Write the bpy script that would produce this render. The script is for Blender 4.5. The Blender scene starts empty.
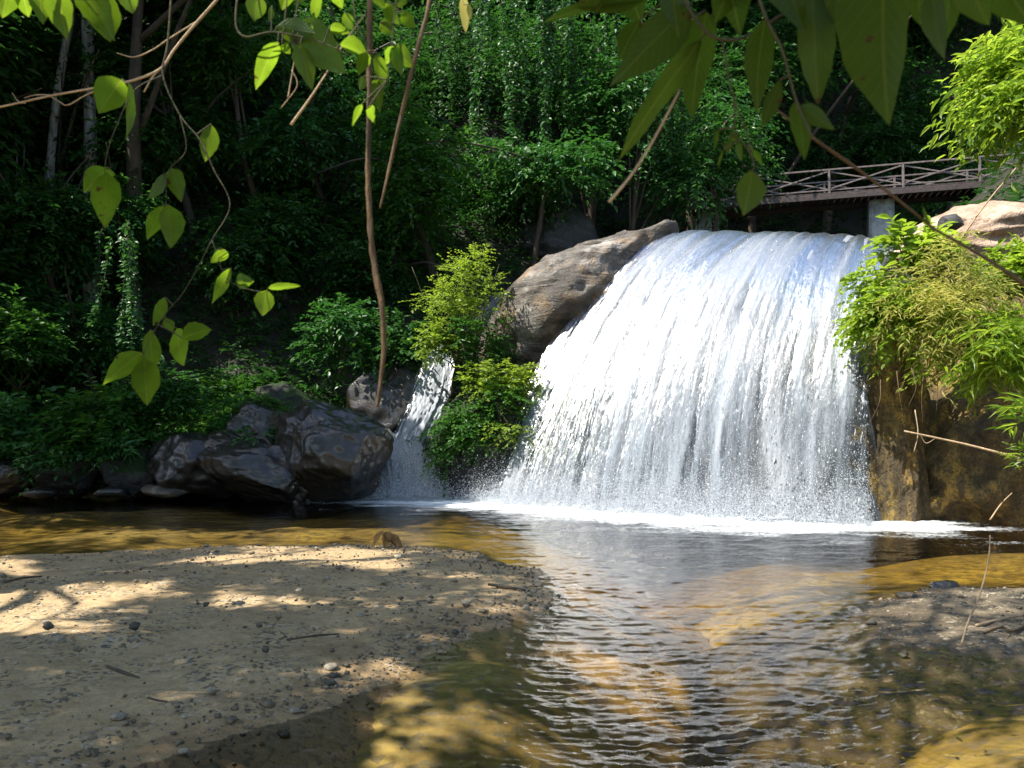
import bpy, bmesh, math, random
import numpy as np
from mathutils import Vector, Euler
R = math.radians
rnd = random.Random(7)
NP = np.random.default_rng(11)
scene = bpy.context.scene
C = scene.collection

# ------------------------------------------------------------------ camera
F, HZ, H = 887.0, 420.0, 1.6
def P(px, py, Y): return np.array([(px-512)/F*Y, Y, H+(HZ-py)/F*Y])
def G(px, py, z=0.0): return P(px, py, (H-z)*F/(py-HZ))
cam = bpy.data.cameras.new('camera'); camo = bpy.data.objects.new('camera', cam); C.objects.link(camo)
camo.location = (0, 0, H); camo.rotation_euler = (R(90), 0, 0)
cam.sensor_width = 36; cam.lens = 36*F/1024; cam.shift_y = (HZ-384)/1024
cam.clip_start = 0.05; cam.clip_end = 3000
cam.dof.use_dof = True; cam.dof.focus_distance = 14.0; cam.dof.aperture_fstop = 8.0
scene.camera = camo

# ------------------------------------------------------------------ light
SUN = Vector((-0.50, -0.20, 0.84)).normalized()
EL = math.asin(SUN.z)
w = bpy.data.worlds.new('World'); scene.world = w; w.use_nodes = True
nt = w.node_tree; bg = nt.nodes['Background']
sky = nt.nodes.new('ShaderNodeTexSky'); sky.sky_type = 'NISHITA'; sky.sun_disc = False
sky.sun_elevation = EL; sky.sun_rotation = math.atan2(SUN.x, SUN.y)
nt.links.new(sky.outputs[0], bg.inputs[0]); bg.inputs[1].default_value = 0.14
sl = bpy.data.lights.new('sun', 'SUN'); sl.energy = 4.8; sl.angle = R(0.5); sl.color = (1, .94, .84)
so = bpy.data.objects.new('sun', sl); C.objects.link(so); so.location = (0, 0, 40)
so.rotation_euler = SUN.to_track_quat('Z', 'Y').to_euler()
vs = scene.view_settings; vs.view_transform = 'Standard'; vs.look = 'None'; vs.exposure = 1.12; vs.gamma = 1
scene.render.engine = 'CYCLES'
cy = scene.cycles
cy.max_bounces = 8; cy.diffuse_bounces = 3; cy.glossy_bounces = 3; cy.transmission_bounces = 4; cy.transparent_max_bounces = 16
cy.volume_bounces = 0; cy.use_denoising = True; cy.caustics_reflective = False; cy.caustics_refractive = False
cy.sample_clamp_indirect = 4.0

# ------------------------------------------------------------------ noise
def _h(ix, iy, iz, s):
    n = (ix*374761393 + iy*668265263 + iz*1274126177 + s*974634777) & 0xffffffff
    n = ((n ^ (n >> 13))*1274126177) & 0xffffffff
    n = ((n ^ (n >> 16))*2246822519) & 0xffffffff
    return ((n ^ (n >> 15)) & 0xffffff)/float(0xffffff)
def vn(p, s=0):
    p = np.asarray(p, float); i = np.floor(p).astype(np.int64); f = p-i; f = f*f*f*(f*(f*6-15)+10)
    r = 0
    for a in (0, 1):
        wx = f[:, 0] if a else 1-f[:, 0]
        for b in (0, 1):
            wy = f[:, 1] if b else 1-f[:, 1]
            for c in (0, 1):
                wz = f[:, 2] if c else 1-f[:, 2]
                r = r + wx*wy*wz*_h(i[:, 0]+a, i[:, 1]+b, i[:, 2]+c, s)
    return r*2-1
def vn2(x, y, s=0):
    x, y = np.broadcast_arrays(np.asarray(x, float), np.asarray(y, float)); sh = x.shape; x = x.ravel(); y = y.ravel()
    ix = np.floor(x).astype(np.int64); iy = np.floor(y).astype(np.int64); fx = x-ix; fy = y-iy
    fx = fx*fx*fx*(fx*(fx*6-15)+10); fy = fy*fy*fy*(fy*(fy*6-15)+10); z = ix*0
    r = (_h(ix, iy, z, s)*(1-fx)+_h(ix+1, iy, z, s)*fx)*(1-fy)+(_h(ix, iy+1, z, s)*(1-fx)+_h(ix+1, iy+1, z, s)*fx)*fy
    return (r*2-1).reshape(sh)
def fbm(p, o=4, s=0, g=.5):
    a, r, p = 1., 0, np.asarray(p, float)
    for k in range(o): r = r+a*vn(p*2**k+k*17.3, s+k); a *= g
    return r
def fbm2(x, y, o=4, s=0, g=.5):
    a, r = 1., 0
    for k in range(o): r = r+a*vn2(np.asarray(x)*2**k+k*7.1, np.asarray(y)*2**k+k*3.7, s+k); a *= g
    return r
def ss(a, b, x): t = np.clip((x-a)/(b-a), 0, 1); return t*t*(3-2*t)
def nrm(v): return v/np.maximum(np.linalg.norm(v, axis=-1, keepdims=True), 1e-9)

# ------------------------------------------------------------------ objects
def mesh(name, V, Fc, mats, parent=None, smooth=True, loc=None, attrs=None, uv=None, mi=None):
    me = bpy.data.meshes.new(name); V = np.asarray(V, np.float32)
    Fs = Fc if isinstance(Fc, list) else [Fc]
    Fs = [np.asarray(f, np.int32) for f in Fs if len(f)]
    me.vertices.add(len(V)); me.vertices.foreach_set('co', V.ravel())
    lv = np.concatenate([f.ravel() for f in Fs]); tot = np.concatenate([np.full(len(f), f.shape[1], np.int32) for f in Fs])
    me.loops.add(len(lv)); me.loops.foreach_set('vertex_index', lv)
    me.polygons.add(len(tot)); st = np.concatenate([[0], np.cumsum(tot)[:-1]]).astype(np.int32)
    me.polygons.foreach_set('loop_start', st)
    me.polygons.foreach_set('use_smooth', np.full(len(tot), smooth))
    if mi is not None: me.polygons.foreach_set('material_index', np.asarray(mi, np.int32))
    me.update(calc_edges=True)
    if attrs:
        for k, a in attrs.items():
            at = me.attributes.new(k, 'FLOAT', 'POINT'); at.data.foreach_set('value', np.asarray(a, np.float32).ravel())
    if uv is not None:
        l = me.uv_layers.new(name='uv'); l.data.foreach_set('uv', np.asarray(uv, np.float32)[lv].ravel())
    for m in (mats if isinstance(mats, (list, tuple)) else [mats]): me.materials.append(m)
    o = bpy.data.objects.new(name, me); C.objects.link(o)
    if loc is not None: o.location = loc
    if parent is not None: o.parent = parent
    return o
def tag(o, label=None, cat=None, group=None, kind=None):
    if label: o['label'] = label
    if cat: o['category'] = cat
    if group: o['group'] = group
    if kind: o['kind'] = kind
    return o
def thing(name, label, cat, loc, group=None):
    o = bpy.data.objects.new(name, None); C.objects.link(o); o.location = tuple(float(a) for a in loc)
    return tag(o, label, cat, group)
def gridf(n, m, wrap=False):
    i = np.arange(n-1)[:, None]; j = np.arange(m if wrap else m-1)[None]; k = (j+1) % m
    return np.stack([i*m+j, i*m+k, (i+1)*m+k, (i+1)*m+j], -1).reshape(-1, 4)

# ------------------------------------------------------------------ materials
class N:
    def __init__(s, name):
        s.m = bpy.data.materials.new(name); s.m.use_nodes = True; s.t = s.m.node_tree
        s.t.nodes.clear(); s.out = s.t.nodes.new('ShaderNodeOutputMaterial')
    def n(s, typ, ins=None, **kw):
        x = s.t.nodes.new('ShaderNode'+typ)
        for k, v in kw.items(): setattr(x, k, v)
        for k, v in (ins or {}).items():
            if isinstance(v, bpy.types.NodeSocket): s.t.links.new(v, x.inputs[k])
            else: x.inputs[k].default_value = v
        return x
    def coord(s, which='Object', scale=(1, 1, 1), rot=(0, 0, 0)):
        c = s.n('TexCoord'); return s.n('Mapping', {0: c.outputs[which], 'Scale': scale, 'Rotation': rot}).outputs[0]
    def noise(s, vec, scale, detail=4, rough=.55, dist=0):
        return s.n('TexNoise', {'Vector': vec, 'Scale': scale, 'Detail': detail, 'Roughness': rough, 'Distortion': dist}).outputs['Fac']
    def ramp(s, fac, stops, interp='LINEAR'):
        r = s.n('ValToRGB', {0: fac}); cr = r.color_ramp; cr.interpolation = interp
        while len(cr.elements) < len(stops): cr.elements.new(.5)
        for e, (p, c) in zip(cr.elements, stops):
            e.position = p; e.color = (*c, 1) if isinstance(c, (tuple, list)) else (c, c, c, 1)
        return r.outputs[0]
    def math(s, op, a, b=0.5, clamp=False):
        return s.n('Math', {0: a, 1: b}, operation=op, use_clamp=clamp).outputs[0]
    def mix(s, f, a, b, mode='MIX'):
        x = s.t.nodes.new('ShaderNodeMix'); x.data_type = 'RGBA'; x.blend_type = mode
        for k, v in ((0, f), (6, a), (7, b)):
            if isinstance(v, bpy.types.NodeSocket): s.t.links.new(v, x.inputs[k])
            else: x.inputs[k].default_value = (*v, 1) if isinstance(v, tuple) else v
        return x.outputs[2]
    def bump(s, h, st=.5, dist=.05, prev=None):
        ins = {'Height': h, 'Strength': st, 'Distance': dist}
        if prev is not None: ins['Normal'] = prev
        return s.n('Bump', ins).outputs[0]
    def done(s, sh, vol=None):
        s.t.links.new(sh, s.out.inputs[0])
        if vol is not None: s.t.links.new(vol, s.out.inputs[1])
        return s.m

def leaf_mat(name, cols, trans, tfac=.35, rough=.42, spec=.4, veins=False):
    b = N(name); g = b.n('NewGeometry')
    rp = b.n('ValToRGB', {0: g.outputs['Random Per Island']}); cr = rp.color_ramp
    while len(cr.elements) < len(cols): cr.elements.new(.5)
    for i, (e, c) in enumerate(zip(cr.elements, cols)): e.position = i/(len(cols)-1); e.color = (*c, 1)
    col = rp.outputs[0]
    big = b.noise(b.coord('Object'), .9, 2)
    col = b.mix(b.ramp(big, [(.35, 0.), (.65, 1.)]), b.mix(1., col, (.72, .8, .8), 'MULTIPLY'), col)
    tc = b.mix(.5, trans, b.mix(1., col, (4., 4., 2.5), 'MULTIPLY'))
    norm = None
    if veins:
        uv = b.n('TexCoord').outputs['UV']; sp = b.n('SeparateXYZ', {0: uv})
        au = b.math('ABSOLUTE', b.math('SUBTRACT', sp.outputs[0], .5))
        w_ = b.math('SINE', b.math('MULTIPLY', b.math('SUBTRACT', sp.outputs[1], b.math('MULTIPLY', au, .55)), 62.))
        vein = b.math('MAXIMUM', b.ramp(w_, [(.9, 0.), (1., .55)]), b.ramp(au, [(.012, 1.), (.03, 0.)]))
        tc = b.mix(b.math('MULTIPLY', vein, .75), b.mix(b.ramp(b.noise(b.coord('Object'), 16, 4, .6), [(.4, 0.), (.62, .55)]), tc, (.10, .17, .01)), (.42, .45, .06))
        sn = b.noise(b.coord('Object'), 42, 3, .6)
        spot = b.ramp(sn, [(.66, 0.), (.69, 1.)])
        tc = b.mix(spot, tc, (.10, .06, .015)); col = b.mix(spot, col, (.09, .05, .02))
        norm = b.bump(vein, .35, .002)
    ins = {'Base Color': col, 'Roughness': rough, 'Specular IOR Level': spec}
    if norm is not None: ins['Normal'] = norm
    p = b.n('BsdfPrincipled', ins)
    t = b.n('BsdfTranslucent', {'Color': tc})
    return b.done(b.n('MixShader', {0: tfac, 1: p.outputs[0], 2: t.outputs[0]}).outputs[0])

def rock_mat(name, dark, mid, light, wet=.5, scale=1., strata=None, moss=None, warm=None, mossamt=.5, bst=.9, crack=.12, coat=0.):
    b = N(name); v = b.coord('Object', (scale,)*3)
    n1 = b.noise(v, .9, 6, .62, .6); n2 = b.noise(v, 4.5, 8, .65); n3 = b.noise(v, 22, 5, .6)
    f = b.math('ADD', b.math('MULTIPLY', n1, .55), b.math('MULTIPLY', n2, .45))
    col = b.ramp(f, [(.33, dark), (.5, mid), (.66, light)])
    if warm:
        col = b.mix(b.ramp(b.noise(v, 1.7, 5, .6, 1.), [(.5, 0.), (.64, .55)]), col, warm)
    n4 = b.noise(v, 70, 4, .7); hgt = b.math('ADD', b.math('ADD', b.math('MULTIPLY', n2, .6), b.math('MULTIPLY', n3, .35)), b.math('MULTIPLY', n4, .12))
    if strata:
        sv = b.coord('Object', (scale*.35, scale*.35, scale*2.6), strata)
        s1 = b.noise(sv, 1.6, 6, .6, .8)
        col = b.mix(b.ramp(s1, [(.40, .75), (.52, 0.)]), col, dark)
        hgt = b.math('ADD', hgt, b.math('MULTIPLY', s1, 1.1))
    cr = b.n('TexVoronoi', {'Vector': b.n('VectorMath', {0: v, 1: b.n('TexNoise', {'Vector': v, 'Scale': 2.}).outputs['Color']}, operation='ADD').outputs[0], 'Scale': 1.1}, feature='DISTANCE_TO_EDGE').outputs[0]
    crk = b.ramp(cr, [(0., 1.), (.03, 0.)])
    col = b.mix(b.math('MULTIPLY', crk, crack*2), col, tuple(c*.3 for c in dark))
    hgt = b.math('SUBTRACT', hgt, b.math('MULTIPLY', crk, crack))
    col = b.mix(b.ramp(n3, [(.3, .35), (.55, 0.)]), col, tuple(c*.5 for c in dark))
    rough = b.ramp(b.noise(v, 2.2, 4), [(.35, .62-.45*wet), (.65, .85-.35*wet)])
    if moss:
        nz = b.n('SeparateXYZ', {0: b.n('NewGeometry').outputs['Normal']}).outputs[2]
        mm = b.math('MULTIPLY', b.ramp(nz, [(.0, 0.), (.55, 1.)]), b.ramp(b.noise(v, 1.4, 6, .65), [(.62-.3*mossamt, 0.), (.72-.3*mossamt, 1.)]))
        col = b.mix(mm, col, moss)
        rough = b.mix(mm, rough, (.9, .9, .9))
        hgt = b.math('ADD', hgt, b.math('MULTIPLY', mm, b.math('MULTIPLY', b.noise(v, 40, 3), .5)))
    p = b.n('BsdfPrincipled', {'Base Color': col, 'Roughness': rough, 'Specular IOR Level': .3+.15*wet, 'Coat Weight': coat, 'Coat Roughness': .18, 'Normal': b.bump(hgt, bst, .09/scale)})
    return b.done(p.outputs[0])

def bark_mat(name, a, c, sc=6.):
    b = N(name); v = b.coord('Object', (1, 1, .25))
    n = b.noise(v, sc, 6, .65, .5); n2 = b.noise(b.coord('Object'), 3, 3)
    col = b.ramp(b.math('ADD', b.math('MULTIPLY', n, .6), b.math('MULTIPLY', n2, .4)), [(.36, a), (.6, c)])
    return b.done(b.n('BsdfPrincipled', {'Base Color': col, 'Roughness': .75, 'Normal': b.bump(n, .6, .03)}).outputs[0])

M = {}
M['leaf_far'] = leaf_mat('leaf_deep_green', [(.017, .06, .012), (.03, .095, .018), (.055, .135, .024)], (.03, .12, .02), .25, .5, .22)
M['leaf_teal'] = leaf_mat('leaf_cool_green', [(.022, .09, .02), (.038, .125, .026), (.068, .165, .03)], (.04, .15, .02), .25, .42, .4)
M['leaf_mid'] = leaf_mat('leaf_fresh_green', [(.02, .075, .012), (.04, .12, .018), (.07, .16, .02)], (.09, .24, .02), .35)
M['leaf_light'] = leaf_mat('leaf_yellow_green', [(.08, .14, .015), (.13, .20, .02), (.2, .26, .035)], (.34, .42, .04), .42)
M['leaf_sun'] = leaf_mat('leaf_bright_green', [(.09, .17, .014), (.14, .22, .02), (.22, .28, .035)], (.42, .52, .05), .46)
M['leaf_near'] = leaf_mat('leaf_veined_green', [(.03, .085, .008), (.045, .115, .01), (.06, .14, .012)], (.34, .44, .012), .66, .38, .4, True)
M['leaf_near_dark'] = leaf_mat('leaf_veined_olive', [(.024, .06, .008), (.034, .075, .009), (.045, .09, .01)], (.22, .27, .015), .6, .45, .3, True)
M['straw'] = leaf_mat('dry_grass_straw', [(.22, .22, .06), (.33, .31, .09), (.45, .40, .16), (.2, .25, .04)], (.5, .48, .13), .4, .6, .2)
M['bark'] = bark_mat('bark_brown', (.03, .022, .014), (.09, .066, .042))
M['bark_pale'] = bark_mat('bark_pale_grey', (.06, .06, .055), (.42, .42, .38), 9.)
M['bark_twig'] = bark_mat('bark_tan_twig', (.28, .19, .10), (.50, .36, .22), 30.)
M['bark_vine'] = bark_mat('bark_rusty_vine', (.035, .02, .008), (.13, .075, .026), 25.)
M['stem_green'] = bark_mat('stem_dark_olive', (.03, .03, .012), (.07, .06, .02), 30.)

# ------------------------------------------------------------------ leaf and stem builders
T8 = np.array([[0, 0, 0], [.33, 0, -.03], [.68, 0, -.05], [1, 0, -.16], [.28, .46, .07], [.62, .40, .03], [.28, -.46, .07], [.62, -.40, .03]])
F8 = np.array([[0, 1, 4], [1, 2, 5], [1, 5, 4], [2, 3, 5], [0, 6, 1], [1, 7, 2], [1, 6, 7], [2, 7, 3]])
T4 = np.array([[0, 0, 0], [.45, .42, .08], [1, 0, -.12], [.45, -.42, .08]])
F4 = np.array([[0, 2, 1], [0, 3, 2]])
def leaves(pos, d, n, L, Wd, hi=True):
    T, Fc = (T8, F8) if hi else (T4, F4)
    d = nrm(d); s = nrm(np.cross(n, d)); n = np.cross(d, s)
    L = np.broadcast_to(L, len(pos)); Wd = np.broadcast_to(Wd, len(pos))
    V = pos[:, None]+d[:, None]*(T[None, :, 0:1]*L[:, None, None])+s[:, None]*(T[None, :, 1:2]*Wd[:, None, None])+n[:, None]*(T[None, :, 2:3]*L[:, None, None])
    k = len(T); Fx = Fc[None]+(np.arange(len(pos))*k)[:, None, None]
    return V.reshape(-1, 3), Fx.reshape(-1, 3)
def rv(n): return NP.normal(size=(n, 3))
UP = np.array([0, 0, 1.])
def sprays(o, d, L, K, ll, lw, droop=.35, spread=.9, hang=.25, hi=True, jit=.25):
    """leafy twigs: from each origin o a twig along d of length L with K leaves set alternately on its two sides"""
    m = len(o); d = nrm(d); L = np.broadcast_to(L, m)
    t = (np.arange(K)+.6)/K
    pos = o[:, None]+d[:, None]*(t[None, :, None]*L[:, None, None]); pos[:, :, 2] -= droop*(t**2)[None]*L[:, None]
    side = nrm(np.cross(d, UP)+rv(m)*.12); sg = np.where(np.arange(K) % 2, 1., -1.)
    ld = d[:, None]*.7+side[:, None]*(sg*spread)[None, :, None]; ld[:, :, 2] -= hang
    ld = ld.reshape(-1, 3)+rv(m*K)*jit
    nn = UP[None]+rv(m*K)*.35
    l = ll*NP.uniform(.65, 1.2, m*K)
    return leaves(pos.reshape(-1, 3), ld, nn, l, l*lw/ll, hi)
def joinm(parts):
    Vs, Fs, k = [], [], 0
    for V, Fc in parts: Vs.append(V); Fs.append(Fc+k); k += len(V)
    return np.concatenate(Vs), np.concatenate(Fs)
def crown(rad, lobes, ns, K, ll, lw, L, droop=.35, hang=.25, hi=True, seed=0, dome=.3, lobe_r=.42):
    """lumpy crown round the origin: several lobes of leafy twigs"""
    global NP
    NP = np.random.default_rng(seed+1000)
    rad = np.array(rad, float); c = nrm(rv(lobes))*NP.uniform(.25, .8, (lobes, 1))**.8*rad
    lr = NP.uniform(.6, 1.15, lobes)*lobe_r
    k = NP.integers(0, lobes, ns); dd = nrm(rv(ns)+UP*dome)
    o = c[k]+dd*rad*lr[k][:, None]*NP.uniform(.35, 1., (ns, 1))
    d = nrm(dd*np.array([1, 1, .45])+nrm(c)[k]*.4*np.array([1, 1, .2])+rv(ns)*.3)
    return sprays(o, d, L*NP.uniform(.6, 1.3, ns), K, ll, lw, droop, .9, hang, hi)

def cr_path(pts, n):
    p = np.array(pts, float); p = np.vstack([2*p[0]-p[1], p, 2*p[-1]-p[-2]]); out = []
    for i in range(1, len(p)-2):
        t = np.linspace(0, 1, n, endpoint=False)[:, None]
        out.append(.5*((2*p[i])+(-p[i-1]+p[i+1])*t+(2*p[i-1]-5*p[i]+4*p[i+1]-p[i+2])*t**2+(-p[i-1]+3*p[i]-3*p[i+1]+p[i+2])*t**3))
    out.append(p[-2][None]); return np.vstack(out)
def tube(pts, r, sides=8, n=6, bump=0., seed=0):
    q = cr_path(pts, n) if n > 1 else np.array(pts, float); m = len(q)
    r = np.interp(np.linspace(0, 1, m), np.linspace(0, 1, len(np.atleast_1d(r))), np.atleast_1d(r))
    tg = nrm(np.gradient(q, axis=0)); ref = np.array([.31, .87, .38])
    a = nrm(np.cross(tg, ref)); b = np.cross(tg, a); th = np.arange(sides)/sides*2*np.pi
    ring = a[:, None]*np.cos(th)[None, :, None]+b[:, None]*np.sin(th)[None, :, None]
    rr = r[:, None]*np.ones(sides)[None]
    if bump: rr = rr*(1+bump*vn((q[:, None]+ring*.15).reshape(-1, 3)*(1.2/max(r.max(), .01))*.3+seed, seed).reshape(m, sides))
    V = np.vstack([(q[:, None]+ring*rr[..., None]).reshape(-1, 3), q[:1], q[-1:]])
    k = np.arange(sides); e = m*sides
    tri = np.vstack([np.stack([np.full(sides, e), (k+1) % sides, k], -1), np.stack([np.full(sides, e+1), (m-1)*sides+k, (m-1)*sides+(k+1) % sides], -1)])
    return V, gridf(m, sides, True), tri
def tubes(lst):
    Vs, Q, T, k = [], [], [], 0
    for V, q, t in lst: Vs.append(V); Q.append(q+k); T.append(t+k); k += len(V)
    return np.concatenate(Vs), [np.concatenate(Q), np.concatenate(T)]

# ------------------------------------------------------------------ plan outlines on the water plane
def poly(px): return np.array([G(x, y)[:2] for x, y in px])
SAND = np.vstack([poly([(-60, 560), (0, 556), (120, 552), (250, 547), (380, 545), (470, 552), (540, 574), (556, 598), (536, 614), (475, 632), (425, 663), (345, 700), (245, 733), (130, 772), (30, 815)]),
                  [[-2.6, 2.6], [-2.2, -2.], [-12, -2.], [-12, 10.6]]])
GRAV = poly([(866, 632), (880, 606), (925, 589), (1024, 586), (1110, 592), (1130, 650), (1024, 660), (950, 654), (890, 645)])
def sdf(poly_, x, y):
    d = np.full(x.shape, 1e9); ins = np.zeros(x.shape, bool)
    for i in range(len(poly_)):
        a = poly_[i]; b = poly_[(i+1) % len(poly_)]; e = b-a
        t = np.clip(((x-a[0])*e[0]+(y-a[1])*e[1])/(e@e), 0, 1)
        d = np.minimum(d, np.hypot(x-a[0]-t*e[0], y-a[1]-t*e[1]))
        c = (a[1] > y) != (b[1] > y)
        ins ^= c & (x < (b[0]-a[0])*(y-a[1])/((b[1]-a[1]) or 1e-9)+a[0])
    return np.where(ins, d, -d)
BL, BR = G(484, 500), G(858, 523)
CL, CR_ = P(655, 238, 20.3), P(886, 242, 17.0)

def ground_h(x, y):
    x = np.asarray(x, float); y = np.asarray(y, float)
    z = -.19-.48*ss(8, 14, y)*ss(-1.5, 1., x)+.10*fbm2(x*.5, y*.5, 3, 5)
    z = z-.6*np.exp(-((x-1.25-.10*(y-5))/.95)**2)+.10*np.exp(-((x-3.)/.9)**2-((y-4.7)/.9)**2)+.12*np.exp(-((x+.3)/.7)**2-((y-5.4)/.9)**2)+.42*np.exp(-((x-7)/2.2)**2-((y-12.1)/1.0)**2)
    edge = 18.35+.35*fbm2(x*.45, x*0+3, 3, 9)
    left = np.clip(y-edge, 0, 26)
    hl = left*.80+np.clip(left-3, 0, 99)*.45+.5*ss(0, 3, left)*fbm2(x*.35, y*.35, 4, 21)
    plat = 4.75*ss(19.3, 21.3, y)+np.clip(y-34, 0, 30)*1.5
    wl = ss(.2, 2.2, x)
    bank = hl*(1-wl)+plat*wl
    z = z+np.where(y > 18, bank, 0)
    z = z+np.clip(x-9.2-.3*fbm2(y*.4, y*0, 3, 31), 0, 26)*.85*ss(-6, 2, y)+np.clip(-x-9.5, 0, 26)*.7*ss(-6, 2, y)*(1-ss(15, 19, y))
    z = z+np.clip(-y-1.5, 0, 6)*.12
    return z
def hz(x, y): return float(ground_h(np.array([x]), np.array([y]))[0])
def bar_h(sd, x, y, top):
    sd = sd+.10*fbm2(x*1.7, y*1.7, 3, 41)+.04*fbm2(x*6, y*6, 2, 42)
    z = np.where(sd < 0, sd*.4, top*(1-np.exp(-np.maximum(sd, 0)*.16/top)))
    return z+ss(-.1, .5, sd)*(.022*fbm2(x*1.3, y*1.3, 3, 43)+.007*fbm2(x*7, y*7, 3, 44))+.004*fbm2(x*20, y*20, 2, 45)

# ------------------------------------------------------------------ setting
def bed_material():
    b = N('forest_soil_and_river_bed'); v = b.coord('Object'); n = b.noise(v, 1.1, 5, .6); f = b.noise(v, 30, 4, .7)
    sand = b.ramp(n, [(.35, (.15, .10, .025)), (.5, (.28, .195, .055)), (.65, (.42, .31, .10))])
    vor = b.n('TexVoronoi', {'Vector': v, 'Scale': 16.}); peb = b.n('SeparateColor', {0: vor.outputs['Color']}).outputs[0]
    sand = b.mix(b.ramp(peb, [(.55, 0.), (.95, .7)]), sand, (.10, .085, .06))
    soil = b.ramp(b.noise(v, 2.5, 6, .7), [(.35, (.008, .009, .004)), (.65, (.028, .026, .012))])
    zz = b.n('SeparateXYZ', {0: b.n('NewGeometry').outputs['Position']}).outputs[2]
    col = b.mix(b.ramp(b.math('ADD', zz, b.math('MULTIPLY', n, .3)), [(.25, 0.), (.5, 1.)]), sand, soil)
    h = b.math('ADD', b.math('MULTIPLY', f, .6), b.math('MULTIPLY', vor.outputs['Distance'], .35))
    return b.done(b.n('BsdfPrincipled', {'Base Color': col, 'Roughness': .85, 'Normal': b.bump(h, .5, .03)}).outputs[0])
def axis(lo, hi, step, far, k=26):
    c = np.arange(lo, hi+1e-6, step); e = np.geomspace(step*2, far, k)
    return np.concatenate([lo-e[::-1], c, hi+e])
gx, gy = axis(-14, 14, .13, 500), axis(-4, 34, .13, 500)
X, Y = np.meshgrid(gx, gy); Z = ground_h(X, Y)
tag(mesh('ground', np.stack([X, Y, Z], -1).reshape(-1, 3), gridf(len(gy), len(gx)), bed_material()), kind='structure')

def sand_material(name, a, c, damp, pebble):
    b = N(name); v = b.coord('Object'); n = b.noise(v, 1.2, 6, .65); f = b.noise(v, 60, 4, .75); g = b.noise(v, 9, 5, .65)
    col = b.ramp(b.math('ADD', b.math('MULTIPLY', n, .5), b.math('MULTIPLY', g, .5)), [(.35, a), (.65, c)])
    vo = b.n('TexVoronoi', {'Vector': v, 'Scale': 34.}); pc = b.n('SeparateColor', {0: vo.outputs['Color']}).outputs
    mask = b.math('MULTIPLY', b.ramp(pc[0], [(.6, 0.), (.66, 1.)]), b.ramp(b.noise(v, 2.1, 4), [(.42, .1), (.58, 1.)]))
    col = b.mix(mask, col, b.ramp(pc[1], [(0., pebble), (.5, (.16, .12, .07)), (1., (.46, .40, .30))]))
    col = b.mix(b.ramp(f, [(.3, .6), (.5, 0.)]), col, tuple(q*.4 for q in a))
    zz = b.n('SeparateXYZ', {0: b.n('NewGeometry').outputs['Position']}).outputs[2]
    wetf = b.ramp(b.math('ADD', zz, b.math('MULTIPLY', n, .05)), [(.035, 1.), (.085, 0.)])
    col = b.mix(wetf, col, b.mix(1., col, damp, 'MULTIPLY'))
    h = b.math('ADD', b.math('ADD', b.math('MULTIPLY', f, .35), b.math('MULTIPLY', g, .8)), b.math('MULTIPLY', mask, b.math('SUBTRACT', .8, vo.outputs['Distance'])))
    return b.done(b.n('BsdfPrincipled', {'Base Color': col, 'Roughness': b.mix(wetf, (.9,)*3, (.5,)*3), 'Normal': b.bump(h, .7, .022)}).outputs[0])
M['sand'] = sand_material('river_sand', (.28, .19, .09), (.52, .375, .20), (.72, .66, .58), (.09, .075, .05))
M['gravel'] = sand_material('dark_gravelly_sand', (.10, .08, .05), (.20, .155, .095), (.55, .5, .45), (.05, .045, .035))
def bar(name, pol, top, m, step, x0, x1, y0, y1):
    X, Y = np.meshgrid(np.arange(x0, x1, step), np.arange(y0, y1, step)); sd = sdf(pol, X, Y)
    Z = bar_h(sd, X, Y, top); f = gridf(*X.shape)
    keep = (sd.ravel()[f].max(1) > -1.9); o = mesh(name, np.stack([X, Y, Z], -1).reshape(-1, 3), f[keep], m)
    return tag(o, kind='structure')
bar('sandbar', SAND, .09, M['sand'], .03, -9.5, 2.2, -1.5, 12.6)
bar('gravel_bar', GRAV, .10, M['gravel'], .03, 1., 8.5, 4, 10.5)

# ------------------------------------------------------------------ the big fall: surface of revolution-like chute S(u, v)
def fall(u, v):
    """u 0..1 from its left edge to its right edge, v 0 at the crest, 1 at the pool; v < 0 runs back along the river bed"""
    u = np.asarray(u, float); v = np.asarray(v, float)
    B = BL+(BR-BL)*u[..., None]; K = CL+(CR_-CL)*u[..., None]
    out = np.array([-.54, -.84, 0]); bow = np.sin(np.pi*np.clip(u, -.05, 1.05))
    K[..., 2] += .04*vn2(u*8., u*0+2, 5)+.025*vn2(u*21., u*0, 6)
    B = B+out*(.45*bow)[..., None]; K = K+out*(.75*bow)[..., None]; K[..., 2] -= .06*bow
    vv = np.clip(v, 0, 1.2); a = .11+.2*ss(0, .9, u)
    s = vv+a*np.sin(np.pi*np.clip(vv, 0, 1))
    k = .10; g = (vv-k*(1-np.exp(-vv/k)))/(1-k)
    p = B+0; p[..., 0] = K[..., 0]+(B[..., 0]-K[..., 0])*s; p[..., 1] = K[..., 1]+(B[..., 1]-K[..., 1])*s
    p[..., 2] = K[..., 2]+(0-K[..., 2])*g
    back = np.clip(-v, 0, 9)[..., None]
    return p+np.array([.35, 1., .02])*back*6.
def fall_n(u, v):
    e = 1e-3; a = fall(u+e, v)-fall(u-e, v); c = fall(u, v+e)-fall(u, v-e)
    return nrm(np.cross(c, a))
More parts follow.
